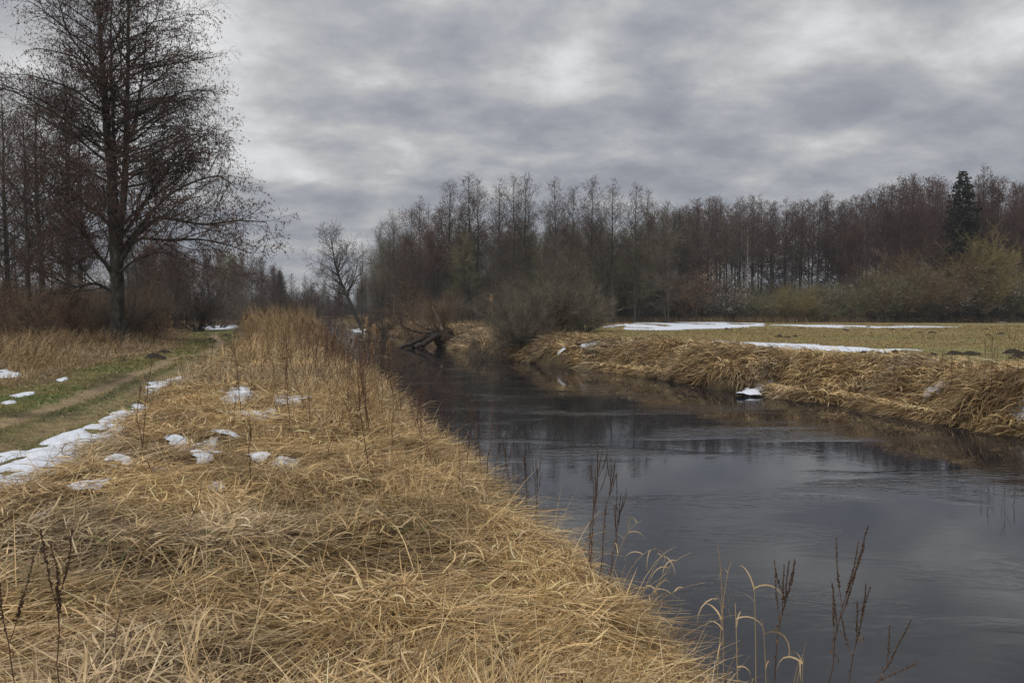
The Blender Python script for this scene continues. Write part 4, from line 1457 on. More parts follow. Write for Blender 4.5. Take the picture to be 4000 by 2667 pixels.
def woods():
    rng = np.random.default_rng(55)
    # the middle wood: lower dense trees under the high row
    g = 'brown lower trees crowding the middle wood'
    for i in range(96):
        px = rng.uniform(868, 1560)
        Y = rng.uniform(95, 140)
        x, y = at_px(px, Y)
        if px < 1060 and Y < 98:
            Y = 100
            x, y = at_px(px, Y)
        topy = 560 - 12 * rng.random() - 35 * rng.random() ** 2 + (25 if px < 930 else 0)
        if px > 1490:
            topy = 500 - 25 * rng.random()
        me = LOW[rng.integers(3)]
        topy -= 14
        plant('young_tree', me, (x, y), 'low-branched brown tree, %s of middle wood, %s' % (depth(Y, 95, 140), beside(px, MIDW)), 'tree', g, s=max(.6, (top_z(topy, Y) - 1.2) / 13))
    for i in range(46):
        px = rng.uniform(880, 1700)
        Y = rng.uniform(104, 138)
        x, y = at_px(px, Y)
        topy = rng.uniform(470, 540)
        if px < 960:
            topy += 50
        plant('slender_tree', POLE[rng.integers(2)], (x, y), 'thin pole tree, %s of middle wood, %s' % (depth(Y, 104, 138), beside(px, MIDW)), 'tree', 'thin pole trees of the middle wood', s=(top_z(topy, Y) - 1.2) / 16)
    # the right wood, purple-brown and ragged along the top
    prof = [(1500, 492), (1560, 478), (1620, 448), (1680, 458), (1720, 446), (1780, 462), (1850, 458), (1900, 446), (1960, 444), (2000, 430), (2050, 412), (2100, 408), (2150, 402), (2200, 410), (2260, 405), (2320, 425), (2352, 432), (2450, 430), (2600, 420)]
    pxs, pys = zip(*prof)
    n = 0
    for row, (Y0, cnt, dropy) in enumerate([(116, 46, 0), (124, 40, 4), (133, 32, 8)]):
        for i in range(cnt):
            px = 1500 + (i + rng.uniform(-.4, .4)) * (1130 / cnt)
            Y = Y0 + rng.uniform(-3, 3) - (px - 1500) / 1130 * 6
            if abs(px - 2205) < 26 and row < 2:
                continue
            x, y = at_px(px, Y)
            py = np.interp(px, pxs, pys) + dropy + abs(rng.normal(0, 15)) - 4
            red = rng.random() < .55
            me = RED[rng.integers(4)] if red else ALD[rng.integers(5)]
            h = 19 if red else 20
            z = 1.25
            plant('woodland_alder', me, (x, y, z), '%s %s-row alder of the long wood, %s' % ('purplish' if red else 'greyish', ('front', 'middle', 'rear')[row], beside(px, LONG)), 'tree', 'alders of the long wood behind the meadow', s=(top_z(py, Y) - z) / h)
    x, y = at_px(2205, 109)
    plant('spruce_tree', SPR, (x, y), 'dark green spruce rising among the bare alders', 'tree', s=(top_z(388, 109) - 1.2) / 23)
    x, y = at_px(2254, 112)
    plant('alder_tree', ALD[2], (x, y), 'slim tall alder just beyond the spruce, the highest of the long wood', 'tree', s=(top_z(384, 112) - 1.2) / 20)
    for px, py, Y, lb in ((1713, 520, 109, 'thin white birch trunk in front of the long wood'), (2225, 440, 109, 'white-barked birch beside the spruce and round willow'),
                          (1535, 560, 107, 'short pale birch at the corner between the two woods')):
        x, y = at_px(px, Y)
        plant('birch_tree', BIR, (x, y), lb, 'tree', s=(top_z(py, Y) - 1.2) / 19)
    # left of the river, far: the wood closing the valley
    prof = [(380, 560), (450, 575), (520, 570), (560, 580), (610, 585), (640, 612), (690, 604), (720, 628), (760, 640), (860, 600)]
    pxs, pys = zip(*prof)
    for i in range(64):
        px = rng.uniform(300, 735)
        Y = rng.uniform(125, 200)
        x, y = at_px(px, Y)
        sd, left = river(np.array([x]), np.array([y]))
        if sd[0] < 3:
            continue
        py = np.interp(px, pxs, pys) + abs(rng.normal(0, 16)) - 3
        me = (RED + ALD)[rng.integers(9)] if i % 3 else LOW[rng.integers(3)]
        h = 13 if not i % 3 else 19.5
        plant('distant_tree', me, (x, y, 1.2), '%s tree %s closing the valley, %s' % ('low' if i % 3 == 0 else 'tall', 'nearby' if Y < 160 else 'far off', beside(px, VAL)), 'tree', 'distant trees closing the valley', s=(top_z(py, Y) - 1.2) / h)
    for i in range(26):
        px = rng.uniform(690, 900)
        Y = rng.uniform(205, 270)
        x, y = at_px(px, Y)
        py = np.interp(px, pxs, pys) + abs(rng.normal(0, 9)) + (15 if px < 860 else 0)
        me = (RED + LOW)[rng.integers(7)]
        plant('far_tree', me, (x, y, 1.2), 'one of the faint far trees behind the small bridge at the end of the river', 'tree', 'faint trees behind the bridge', s=(top_z(py, Y) - 1.2) / (13 if me in LOW else 19))
    x, y = at_px(645, 160)
    plant('spruce_tree', SPR, (x, y), 'small dark distant spruce among the bare trees upstream', 'tree', s=(top_z(618, 160) - 1.2) / 23)
    x, y = at_px(832, 125)
    plant('slim_tree', POLE[0], (x, y), 'slim straight bare tree just behind the leaning tree', 'tree', s=(top_z(556, 125) - 1.2) / 16)
    for px, py, Y, lb in ((575, 590, 115, 'white birch trunk standing alone before the distant trees'), (562, 610, 118, 'thinner birch trunk next to the lone white birch')):
        x, y = at_px(px, Y)
        plant('birch_tree', BIR, (x, y), lb, 'tree', s=(top_z(py, Y) - 1.2) / 19)
    # dark trees behind the track bend
    for px, py, Y, me, h, lb in ((455, 610, 62, DARKS[0], 5, 'dark many-stemmed bush where the track bends'), (640, 650, 78, DARKS[1], 5, 'dark rounded bush behind the tall reeds'),
                                 (500, 680, 70, GREY[1], 5, 'small grey bush at the end of the track'), (700, 655, 95, DARKS[0], 5, 'dark low bush on the bank near the bridge'),
                                 (560, 660, 88, GREY[0], 5, 'greyish bush between the track end and the reeds'), (600, 665, 92, DARKS[1], 5, 'dark bush standing just upstream of the greyish one')):
        x, y = at_px(px, Y)
        plant('bare_bush', me, (x, y), lb, 'bush', s=(top_z(py, Y) - 1.2) / h, part_names=SH_PARTS)


woods()


def left_trees():
    rng = np.random.default_rng(77)
    # alders behind the big one: columns, tops as in the photograph
    spec = [(97, 185, 50, 1, 'second tallest alder, straight trunk, behind the big alder'), (160, 175, 53, 0, 'straight dark alder standing just behind the big alder'),
            (70, 250, 47, 2, 'leaning slim alder at the outer side of the group'), (20, 215, 58, 3, 'alder at the outer edge with many level branches'),
            (190, 260, 60, 4, 'lower alder half hidden by the big alder trunk'), (-60, 200, 55, 0, 'alder cut by the picture edge')]
    for px, py, Y, k, lb in spec:
        x, y = at_px(px, Y)
        z = gz(x, y)
        plant('alder_tree', LALD[k % 3], (x, y, z), lb, 'tree', 'alders behind the big alder', s=(top_z(py, Y) - z) / 18)
    for i in range(24):
        px = rng.uniform(-140, 420)
        Y = rng.uniform(62, 105)
        x, y = at_px(px, Y)
        py = 440 + abs(rng.normal(0, 60)) + max(0, px - 200) * .5
        me = (ALD + RED)[rng.integers(9)] if i % 2 else LOW[rng.integers(3)]
        plant('thicket_tree', me, (x, y, 1.2), '%s thin tree %s in the wood, %s' % ('high' if i % 2 else 'bushy low', 'near' if Y < 83 else 'deep', beside(px, LEFTW)), 'tree', 'thin trees behind the big alder', s=(top_z(py, Y) - 1.2) / (19.5 if i % 2 else 13))
    for i in range(30):
        px = rng.uniform(-100, 395)
        Y = rng.uniform(39.5, 56)
        x, y = at_px(px, Y)
        if path_sd(np.array([x]), np.array([y]))[0] < 2.5 or (Y < 40 and 235 < px < 310):
            continue
        me = REDS[rng.integers(3)] if rng.random() < .75 else GREY[rng.integers(3)]
        h = rng.uniform(2.4, 4.3)
        plant('thicket_bush', me, (x, y), 'rusty brown tangled bush, %s row, %s' % ('nearer' if Y < 47 else 'farther', beside(px, LEFTW)), 'bush', 'rusty bushes around the big alder', s=h / (4 if me in REDS else 5), part_names=SH_PARTS)
    for px, py, Y, lb in ((190, 665, 39, 'low oak sapling keeping its brown withered leaves'), (335, 690, 40, 'reddish twiggy bush close beside the big alder trunk')):
        x, y = at_px(px, Y)
        me = OAKY if px < 200 else REDS[0]
        plant('leafy_bush' if px < 200 else 'twiggy_bush', me, (x, y), lb, 'bush', s=(top_z(py, Y) - 1.15) / (5 if px < 200 else 4), part_names=SH_PARTS)


LALD = [tree_meshes('near_alder', 120 + i, H=18, clear=(.22, .28, .3)[i], spread=(3.2, 2.8, 2.6)[i], nb=62, mats=(M['bark'], BR_, CK), dense=1.15, cat=.65, twig_r=.0065, cat_size=.08, r0=.23) for i in range(3)]
left_trees()


def shrub_belt():
    rng = np.random.default_rng(88)
    prof = [(1490, 640), (1560, 625), (1640, 640), (1720, 660), (1780, 655), (1850, 650), (1900, 645), (1960, 635), (2020, 615), (2080, 590), (2160, 600), (2240, 610), (2300, 610), (2352, 612), (2500, 610)]
    pxs, pys = zip(*prof)
    k = 0
    for row, (Y0, n) in enumerate([(108.5, 36), (112, 30)]):
        for i in range(n):
            px = 1700 + (i + rng.uniform(-.4, .4)) * (760 / n)
            Y = Y0 + rng.uniform(-.8, .8)
            x, y = at_px(px, Y)
            py = np.interp(px, pxs, pys) + (14 if row == 0 else -6) + abs(rng.normal(0, 12))
            plant('willow_shrub', OLIVE[rng.integers(3)] if rng.random() < .8 else GREY[rng.integers(3)], (x, y), 'olive willow shrub, %s of the belt, %s' % (('front', 'back')[row], beside(px, LONG)), 'bush', 'olive shrub belt along the meadow',
                  s=(top_z(py, Y) - 1.2) / 5, part_names=SH_PARTS)
    for i in range(34):
        px = 1375 + (i + rng.uniform(-.4, .4)) * (390 / 34)
        Y = rng.uniform(107.5, 113)
        x, y = at_px(px, Y)
        plant('undergrowth_bush', (OLIVE + GREY + DARKS)[rng.integers(8)], (x, y), 'thin bare bush at the wood edge, %s' % beside(px, MIDW), 'bush', 'thin bushes at the wood edge',
              s=rng.uniform(2.2, 5.0) / 5, part_names=SH_PARTS)
    for px, py, Y, me, h, nm, lb in ((1822, 650, 106.5, GOLD, 6, 'golden_willow', 'golden yellow willow bush standing forward in the shrub belt'),
                                     (2232, 556, 107.5, ROUND, 6, 'round_willow', 'tall round-headed ochre willow beside the birch'),
                                     (2120, 562, 108, RUST, 7, 'rusty_willow', 'broad rust-topped willow between the spruce and golden one'),
                                     (2050, 600, 108, RUST, 7, 'rusty_willow', 'lower rust-topped willow at the end of the broad one'),
                                     (1668, 610, 106.8, SEEDY, 6, 'pale_leaf_bush', 'slender bush with pale seed tufts beside the thin birch'),
                                     (1870, 630, 110, SEEDY, 6, 'pale_leaf_bush', 'pale-leaved bush top behind the golden willow'),
                                     (1945, 622, 110, SEEDY, 6, 'pale_leaf_bush', 'second pale-leaved bush top farther along the belt'),
                                     (2150, 590, 106.8, SEEDY, 6, 'pale_leaf_bush', 'pale-leaved bush between rust-topped and round willows'),
                                     (2275, 600, 107, SEEDY, 6, 'pale_leaf_bush', 'pale-leaved bush just past the round willow'),
                                     (1580, 590, 107, OAKY, 5, 'oak_sapling', 'small oak with orange withered leaves before the wood')):
        x, y = at_px(px, Y)
        plant(nm, me, (x, y), lb, 'bush', s=(top_z(py, Y) - 1.2) / h, part_names=SH_PARTS)
    # the bare bushes on the bank by the water
    for px, py, by, me, lb in ((1118, 700, 800, GREY[0], 'smaller thin bare bush leaning over the water next to the fallen willow'),
                               (1200, 650, 800, RIV[1], 'bare grey bush in the middle of the riverside clump'),
                               (1285, 620, 795, RIV[0], 'tallest rounded bare bush of the riverside clump'),
                               (1345, 655, 780, RIV[0], 'bare bush ending the riverside clump beside the meadow'),
                               (1240, 640, 770, RIV[1], 'bare bush standing behind the riverside clump'),
                               (1155, 665, 775, RIV[0], 'thin bare bush behind the water-side one')):
        p = PD(px, by, 0.7)
        H = top_z(py, p[1]) - 0.7
        plant('riverside_bush', me, (p[0], p[1]), lb, 'bush', 'bare bushes at the river bend', s=(H / 5 * .85, H / 5 * .85, H / 5), part_names=SH_PARTS)
    # bushes and stems along the far right bank behind the fallen willow
    for px, by, h, me, lb in ((960, 757, 4.2, REDS[0], 'dark red-brown bush behind the fallen willow'), (1010, 752, 3.6, GREY[1], 'grey bush behind the root plate of the fallen willow'),
                              (890, 748, 4.0, DARKS[0], 'dark bush on the bank between the leaning tree and fallen willow'), (855, 744, 3.0, DARKS[1], 'low dark bush behind the leaning tree'),
                              (935, 748, 4.6, REDS[1], 'taller red-twigged bush behind the fallen willow'), (1060, 752, 4.2, GREY[2], 'grey bush between the fallen willow and riverside clump')):
        p = PD(px, by, 1.1)
        plant('bank_bush', me, (p[0], p[1]), lb, 'bush', s=h / (4 if me in REDS else 5), part_names=SH_PARTS)


shrub_belt()


def understorey():
    """the mass of twigs and dead stems deep in the woods, nothing in it to count"""
    rng = np.random.default_rng(99)
    A = Acc()

    def fill(n, px0, px1, Y0, Y1, h0, h1, r):
        px = rng.uniform(px0, px1, n)
        Y = rng.uniform(Y0, Y1, n)
        x = (px * 1.70068 - 2000) / FPX * Y
        h = rng.uniform(h0, h1, n) * rng.uniform(.5, 1, n)
        S = np.stack([x, Y, np.full(n, 1.1)], 1)
        Pl = np.zeros((n, 4, 3))
        Pl[:, 0] = S
        d = unit(np.stack([rng.normal(0, .18, n), rng.normal(0, .18, n), np.ones(n)], 1))
        p = S
        for j in range(1, 4):
            d = unit(d + rng.normal(0, .10, (n, 3)))
            p = p + d * (h / 3)[:, None]
            Pl[:, j] = p
        R = np.full((n, 4), r) * np.array([1, .8, .6, .3])
        B, BR, _, _ = sprout(rng, Pl, R, 7, .2, 1, 1.0, .8, K=3, up=.1, wig=.2, rfac=.6, rmin=.014)
        tube(A, Pl, R, 3, 0)
        tube(A, B, BR, 3, 0)
    fill(6500, 860, 1760, 116, 150, 2, 9, .03)
    fill(5000, 1500, 2640, 128, 140, 2, 8, .035)
    fill(7000, 1480, 2700, 140, 165, 5, 11, .04)
    fill(4000, 860, 1560, 135, 165, 5, 13, .04)
    fill(3000, 1490, 2640, 118, 128, 1, 4.5, .03)
    fill(3600, -150, 430, 66, 110, 2, 7, .022)
    fill(3000, 280, 735, 140, 210, 2, 9, .035)
    fill(1800, 690, 905, 215, 280, 2, 9, .05)
    tag(A.obj('undergrowth', M['branch']), kind='stuff', label='tangled bare undergrowth and saplings deep inside the woods', cat='undergrowth')


understorey()

# ------------------------------------------------------------------ the big alder by the track
def stem_obj(pts_px, Y, r0, r1, K=14, dY=(0, 0)):
    """world line through picture points (full-size pixels) at distance Y, running dY[0]..dY[1] nearer or farther"""
    n = len(pts_px)
    w = [PY(a, b, Y + dY[0] + (dY[1] - dY[0]) * i / (n - 1)) for i, (a, b) in enumerate(pts_px)]
    L_ = lerp_poly(w, K)
    return L_, np.linspace(r0, r1, K)


def big_alder():
    rng = np.random.default_rng(401)
    Y = 37.0
    s = 1 / 1.12
    base = PY(515 * s, 1480 * s, Y)
    zb = gz(base[0], base[1])

    def line(pts, r0, r1, K=14, dY=(0, 0)):
        return stem_obj([(a * s, b * s) for a, b in pts], Y, r0, r1, K, dY)
    root = empty('alder_tree', (base[0], base[1], zb))
    tag(root, 'huge many-stemmed bare alder with dark catkins standing beside the track', 'tree')
    org = np.array([base[0], base[1], zb])
    stems = [line([(515, 1520), (515, 1440), (514, 1300), (512, 1180), (506, 1100), (498, 1000), (495, 900), (487, 750), (470, 600), (455, 400), (440, 200), (430, 0), (424, -120), (420, -230)], .37, .03, 26, (0, .3)),
             line([(512, 1190), (518, 1080), (528, 980), (540, 880), (550, 700), (555, 500), (560, 300), (562, 0), (568, -170)], .21, .03, 22, (-.1, -.8)),
             line([(500, 900), (508, 760), (498, 600), (490, 400), (484, 100), (500, -100)], .11, .02, 18, (.2, 1.4)),
             line([(552, 640), (590, 560), (600, 480), (625, 330), (640, 150), (650, 20)], .08, .015, 14, (-.5, .5))]
    stems[0][1][:3] = [.46, .40, .34]
    TA = Acc()
    for P_, R_ in stems:
        tube(TA, (P_ - org)[None], R_[None], 10 if R_[0] > .2 else 7)
    TA.obj('trunk', M['bark'], root, smooth=True)
    limbs = [line([(512, 1170), (560, 1090), (610, 1010), (690, 945), (800, 968), (900, 985), (1040, 962), (1165, 972)], .13, .02, 16, (0, -2.5)),
             line([(515, 1110), (600, 1010), (660, 930), (740, 850), (830, 800), (960, 760), (1040, 830)], .11, .02, 16, (0, -1.0)),
             line([(516, 1130), (600, 1040), (720, 1050), (880, 1045), (1010, 1075), (1100, 1110)], .10, .018, 16, (0, 2.0)),
             line([(500, 1215), (470, 1160), (420, 1110), (375, 1020), (330, 930), (280, 850), (200, 790)], .11, .02, 16, (0, -1.5)),
             line([(500, 1285), (450, 1250), (400, 1238), (330, 1256), (280, 1238), (230, 1212), (180, 1205)], .085, .018, 16, (0, -2.0)),
             line([(510, 1060), (560, 1000), (640, 880), (770, 790), (900, 640)], .10, .018, 14, (0, 1.5)),
             line([(500, 1000), (430, 930), (330, 860), (220, 700), (120, 640)], .09, .015, 14, (0, 2.0)),
             line([(520, 1000), (620, 900), (760, 700), (880, 600), (950, 560)], .09, .015, 14, (0, 3.0)),
             line([(505, 1090), (520, 1000), (500, 900), (430, 800)], .09, .015, 12, (0, -4.0)),
             line([(510, 1200), (600, 1130), (700, 1100), (850, 1150), (1000, 1200)], .07, .012, 14, (0, -3.5))]
    A = Acc()
    LP = np.stack([lerp_poly(p, 14) for p, _ in limbs]) - org
    LR = np.stack([np.interp(np.linspace(0, 1, 14), np.linspace(0, 1, len(r)), r) for _, r in limbs])
    tube(A, LP, LR, 7, 0)
    Bs, BRs = [], []
    spec = [(0, 64, .40, 4.2), (1, 54, .25, 4.1), (2, 20, .1, 3.1), (3, 18, .1, 2.7)]
    for k, nb, t0, Lm in spec:
        Pl, Rl = stems[k]
        Pl = Pl - org
        b, br, _, _ = sprout(rng, Pl[None], Rl[None], nb, t0, .99, lambda t, i: Lm * (1.12 - 0.62 * ((t - t0) / (1 - t0)) ** 1.8), lambda t: 1.32 - .40 * t, K=12, up=.055, wig=.10, rfac=.42, rmin=.010, rmax=.065, lenj=.22, droop=.14)
        Bs.append(b)
        BRs.append(br)
    b, br, _, _ = sprout(rng, LP, LR, 22, .15, 1.0, lambda t, i: 2.7 * (1.2 - .6 * t), .8, K=12, up=.08, wig=.11, rfac=.5, rmin=.010, rmax=.05, droop=.10, flatten=.35)
    Bs.append(b)
    BRs.append(br)
    B, BR = np.concatenate(Bs), np.concatenate(BRs)
    tube(A, B, BR, 5, 0)
    bl = np.linalg.norm(B[:, -1] - B[:, 0], axis=1)
    n2 = np.clip((bl * 3.8).astype(int) + 1, 3, 18)
    C, CR, _, _ = sprout(rng, B, BR, n2, .25, 1.0, lambda t, i: bl[i] * .30 * (1.25 - .65 * t) + .15, .75, K=6, up=.03, wig=.15, rfac=.6, rmin=.007, droop=.12, flatten=.45)
    tube(A, C, CR, 3, 1)
    cl = np.linalg.norm(C[:, -1] - C[:, 0], axis=1)
    n3 = np.clip((cl * 6.0).astype(int) + 1, 2, 8)
    D, DR, _, _ = sprout(rng, C, CR, n3, .15, 1.0, lambda t, i: cl[i] * .38 + .12, .7, K=4, up=.0, wig=.2, rfac=.7, rmin=.0055, droop=.25)
    tube(A, D, DR, 3, 1)
    crown = A.obj('crown', [M['bark'], M['branch']], root)
    K_ = Acc()
    catkins(K_, rng, D, 3, .068, 0, frac=.85)
    K_.obj('catkins', [M['catkin']], crown)


big_alder()


def leaning_tree():
    rng = np.random.default_rng(402)
    Y = 104.0
    root_p = PY(1410, 1275, Y)
    org = np.array([root_p[0], root_p[1], .4])
    root = empty('leaning_tree', org)
    tag(root, 'dark alder leaning out over the river beside the small bridge', 'tree')
    T, R = stem_obj([(1413, 1282), (1408, 1268), (1389, 1233), (1372, 1190), (1351, 1148), (1334, 1105), (1321, 1071), (1308, 1029), (1300, 978), (1291, 914), (1289, 903)], Y, .30, .03, 20)
    A0 = Acc()
    tube(A0, (T - org)[None], R[None], 8)
    A0.obj('trunk', M['bark_far'], root, smooth=True)
    limbs = [([(1357, 1155), (1375, 1110), (1389, 1063), (1402, 999)], .10, -2), ([(1382, 1218), (1325, 1177), (1283, 1148), (1240, 1122)], .10, -2), ([(1395, 1245), (1340, 1238), (1290, 1230), (1250, 1238)], .07, -3),
             ([(1345, 1130), (1300, 1085), (1262, 1060), (1232, 1045)], .08, 1), ([(1320, 1070), (1350, 1020), (1357, 965)], .06, 2), ([(1400, 1255), (1380, 1225), (1340, 1215), (1300, 1222)], .06, 3), ([(1388, 1225), (1400, 1180), (1412, 1120)], .06, 1)]
    LP, LR = [], []
    for pts, r, dy in limbs:
        p, q = stem_obj(pts, Y, r, .02, 10, (0, dy))
        LP.append(p - org)
        LR.append(q)
    LP, LR = np.array(LP), np.array(LR)
    A = Acc()
    tube(A, LP, LR, 5, 0)
    b1, r1, _, _ = sprout(rng, (T - org)[None], R[None], 60, .32, 1, lambda t, i: 3.4 * (1.2 - .75 * t), .95, K=8, up=.09, wig=.12, rfac=.4, rmin=.016)
    b2, r2, _, _ = sprout(rng, LP, LR, 16, .15, 1, lambda t, i: 2.2 * (1.2 - .5 * t), .8, K=8, up=.09, wig=.12, rfac=.5, rmin=.016)
    B, BR = np.concatenate([b1, b2]), np.concatenate([r1, r2])
    tube(A, B, BR, 4, 0)
    bl = np.linalg.norm(B[:, -1] - B[:, 0], axis=1)
    C, CR, _, _ = sprout(rng, B, BR, 8, .15, 1, lambda t, i: bl[i] * .36 + .2, .75, K=5, up=.03, wig=.15, rfac=.6, rmin=.012)
    D, DR, _, _ = sprout(rng, C, CR, 4, .2, 1, .4, .7, K=3, up=0, wig=.2, rfac=.7, rmin=.010)
    tube(A, C, CR, 3, 0)
    tube(A, D, DR, 3, 0)
    catkins(A, rng, D, 1, .12, 1, frac=.5)
    A.obj('crown', [M['branch'], M['catkin']], root)


leaning_tree()


def fallen_willow():
    rng = np.random.default_rng(403)
    Y = 57.5
    c = PY(1730, 1320, Y)
    org = np.array([c[0], c[1], .35])
    root = empty('fallen_willow', org)
    tag(root, 'fallen old willow with dark logs reaching into the river and a pale broken trunk', 'fallen tree')

    def limb(nm, pts, r0, r1, m, dY=(0, 0), K=14, sides=8, wob=.04):
        p, r = stem_obj(pts, Y, r0, r1, K, dY)
        p = p + rng.normal(0, wob, p.shape)
        r = r * rng.uniform(.85, 1.15, len(r))
        A = Acc()
        tube(A, (p - org)[None], r[None], sides)
        return A.obj(nm, M[m], root, smooth=True), p - org, r
    limb('log', [(1558, 1360), (1600, 1342), (1650, 1320), (1700, 1302), (1740, 1288)], .11, .26, 'deadwood', (-1.6, .4))
    limb('log', [(1612, 1360), (1650, 1345), (1690, 1320), (1730, 1300)], .16, .30, 'deadwood', (-1.9, 0))
    _, b1, r1 = limb('branch', [(1735, 1300), (1690, 1298), (1649, 1300), (1605, 1293), (1575, 1277), (1566, 1255)], .11, .03, 'deadwood', (0, -1.5))
    _, b2, r2 = limb('branch', [(1725, 1295), (1670, 1285), (1620, 1262), (1600, 1225)], .08, .025, 'deadwood', (0, 1.0))
    # pale splintered upright trunk: wide and split below, running to a point
    p, r = stem_obj([(1727, 1290), (1716, 1262), (1705, 1232), (1696, 1212), (1687, 1192)], Y, .17, .012, 12)
    A = Acc()
    tube(A, (p - org)[None], (r * (1 + .15 * np.sin(np.arange(12) * 2.1)))[None], 7)
    p2, r2_ = stem_obj([(1716, 1262), (1714, 1243), (1710, 1230)], Y, .09, .01, 6, (-.1, -.2))
    tube(A, (p2 - org)[None], r2_[None], 5)
    A.obj('splintered_trunk', M['splinter'], root)
    # root plate: lumpy mass of earth and roots
    A = Acc()
    for cx, cy, s in ((1735, 1318, .62), (1752, 1300, .40), (1718, 1330, .45), (1765, 1335, .42), (1745, 1342, .5)):
        q = PY(cx, cy, Y + rng.uniform(-.3, .4)) - org
        th = np.linspace(0, np.pi, 14)[:, None]
        ph = np.linspace(0, 2 * np.pi, 24, endpoint=False)[None, :]
        rr = s * (0.75 + .5 * noise2(ph + th * 3 + cx, th * 5 + np.cos(ph), .6, 17, 3))
        V = np.stack([rr * np.sin(th) * np.cos(ph), rr * np.sin(th) * np.sin(ph), rr * 1.1 * np.cos(th) * np.ones_like(ph)], -1) + q
        i = np.arange(13)[:, None] * 24
        j = np.arange(24)[None, :]
        A.add(V.reshape(-1, 3), quads=np.stack([i + j, i + (j + 1) % 24, i + 24 + (j + 1) % 24, i + 24 + j], -1).reshape(-1, 4)[:, ::-1])
    A.obj('root_plate', M['root'], root, smooth=True)
    A = Acc()
    S = np.tile(PY(1740, 1312, Y) - org, (26, 1)) + rng.normal(0, .25, (26, 3))
    Pl = np.zeros((26, 7, 3))
    Pl[:, 0] = S
    d = unit(rng.normal(0, 1, (26, 3)) + np.array([.3, -.6, -.1]))
    for k in range(1, 7):
        d = unit(d + rng.normal(0, .3, (26, 3)))
        S = S + d * .16
        Pl[:, k] = S
    tube(A, Pl, np.full((26, 7), .035) * np.linspace(1, .3, 7), 5)
    A.obj('roots', M['deadwood'], root)
    # living shoots rising from it
    A = Acc()
    LP = np.stack([lerp_poly(b1, 12), lerp_poly(b2, 12)])
    LR = np.stack([np.linspace(.09, .025, 12)] * 2)
    n = 34
    S = np.tile(PY(1722, 1300, Y) - org, (n, 1)) + rng.normal(0, .18, (n, 3))
    a = rng.uniform(0, 6.28, n)
    sp = rng.uniform(.05, 1.0, n)
    d = np.stack([np.cos(a) * np.sin(sp), np.sin(a) * np.sin(sp), np.cos(sp)], 1)
    Pl = np.zeros((n, 8, 3))
    Pl[:, 0] = S
    for k in range(1, 8):
        d = unit(d + rng.normal(0, .10, (n, 3)) + np.array([0, 0, .03]))
        S = S + d * (rng.uniform(1.6, 3.4, n) / 7)[:, None]
        Pl[:, k] = S
    PR = np.full((n, 8), .022) * np.linspace(1, .35, 8)
    tube(A, Pl, PR, 4, 0)
    s1, q1, _, _ = sprout(rng, LP, LR, 22, .1, 1, 1.3, .9, K=6, up=.14, wig=.16, rfac=.4, rmin=.009)
    s2, q2, _, _ = sprout(rng, Pl, PR, 11, .2, 1, .8, .6, K=5, up=.08, wig=.15, rfac=.5, rmin=.007)
    s3, q3, _, _ = sprout(rng, np.concatenate([s1[:, :5], s2]), np.concatenate([q1[:, :5], q2]), 5, .2, 1, .4, .6, K=3, up=.05, wig=.15, rfac=.6, rmin=.006)
    tube(A, s1, q1, 3, 0)
    tube(A, s2, q2, 3, 0)
    tube(A, s3, q3, 3, 0)
    A.obj('shoots', M['branch_red'], root)


fallen_willow()


def bridge():
    Y = 196.0
    z = CAM_H + (1215 - 1238.5) / FPX * Y
    x0, x1 = -63.0, -43.0
    root = empty('footbridge', ((x0 + x1) / 2, Y, z))
    tag(root, 'small low plank footbridge crossing the far end of the river', 'bridge')

    def box(A, c, s):
        c, s = np.array(c, float), np.array(s, float) / 2
        v = np.array([[i, j, k] for k in (-1, 1) for j in (-1, 1) for i in (-1, 1)]) * s + c
        A.add(v, quads=[[0, 2, 3, 1], [4, 5, 7, 6], [0, 1, 5, 4], [2, 6, 7, 3], [0, 4, 6, 2], [1, 3, 7, 5]])
    A = Acc()
    n = 64
    for i in range(n):
        box(A, (-9.9 + 19.8 * (i + .5) / n, RNG.normal(0, .02), RNG.normal(0, .008)), (.26, 2.4, .07))
    A.obj('deck', M['plank'], root)
    for dy in (-.9, .9):
        A = Acc()
        box(A, (0, dy, -.20), (19.8, .22, .30))
        A.obj('beam', M['deadwood'], root)
    for px in (-4.6, 4.6):
        for dy in (-1, 1):
            A = Acc()
            P_ = np.array([[[px, dy, -2.2], [px, dy, -.35]]])
            tube(A, P_, np.full((1, 2), .13), 8)
            A.obj('pile', M['deadwood'], root)


bridge()


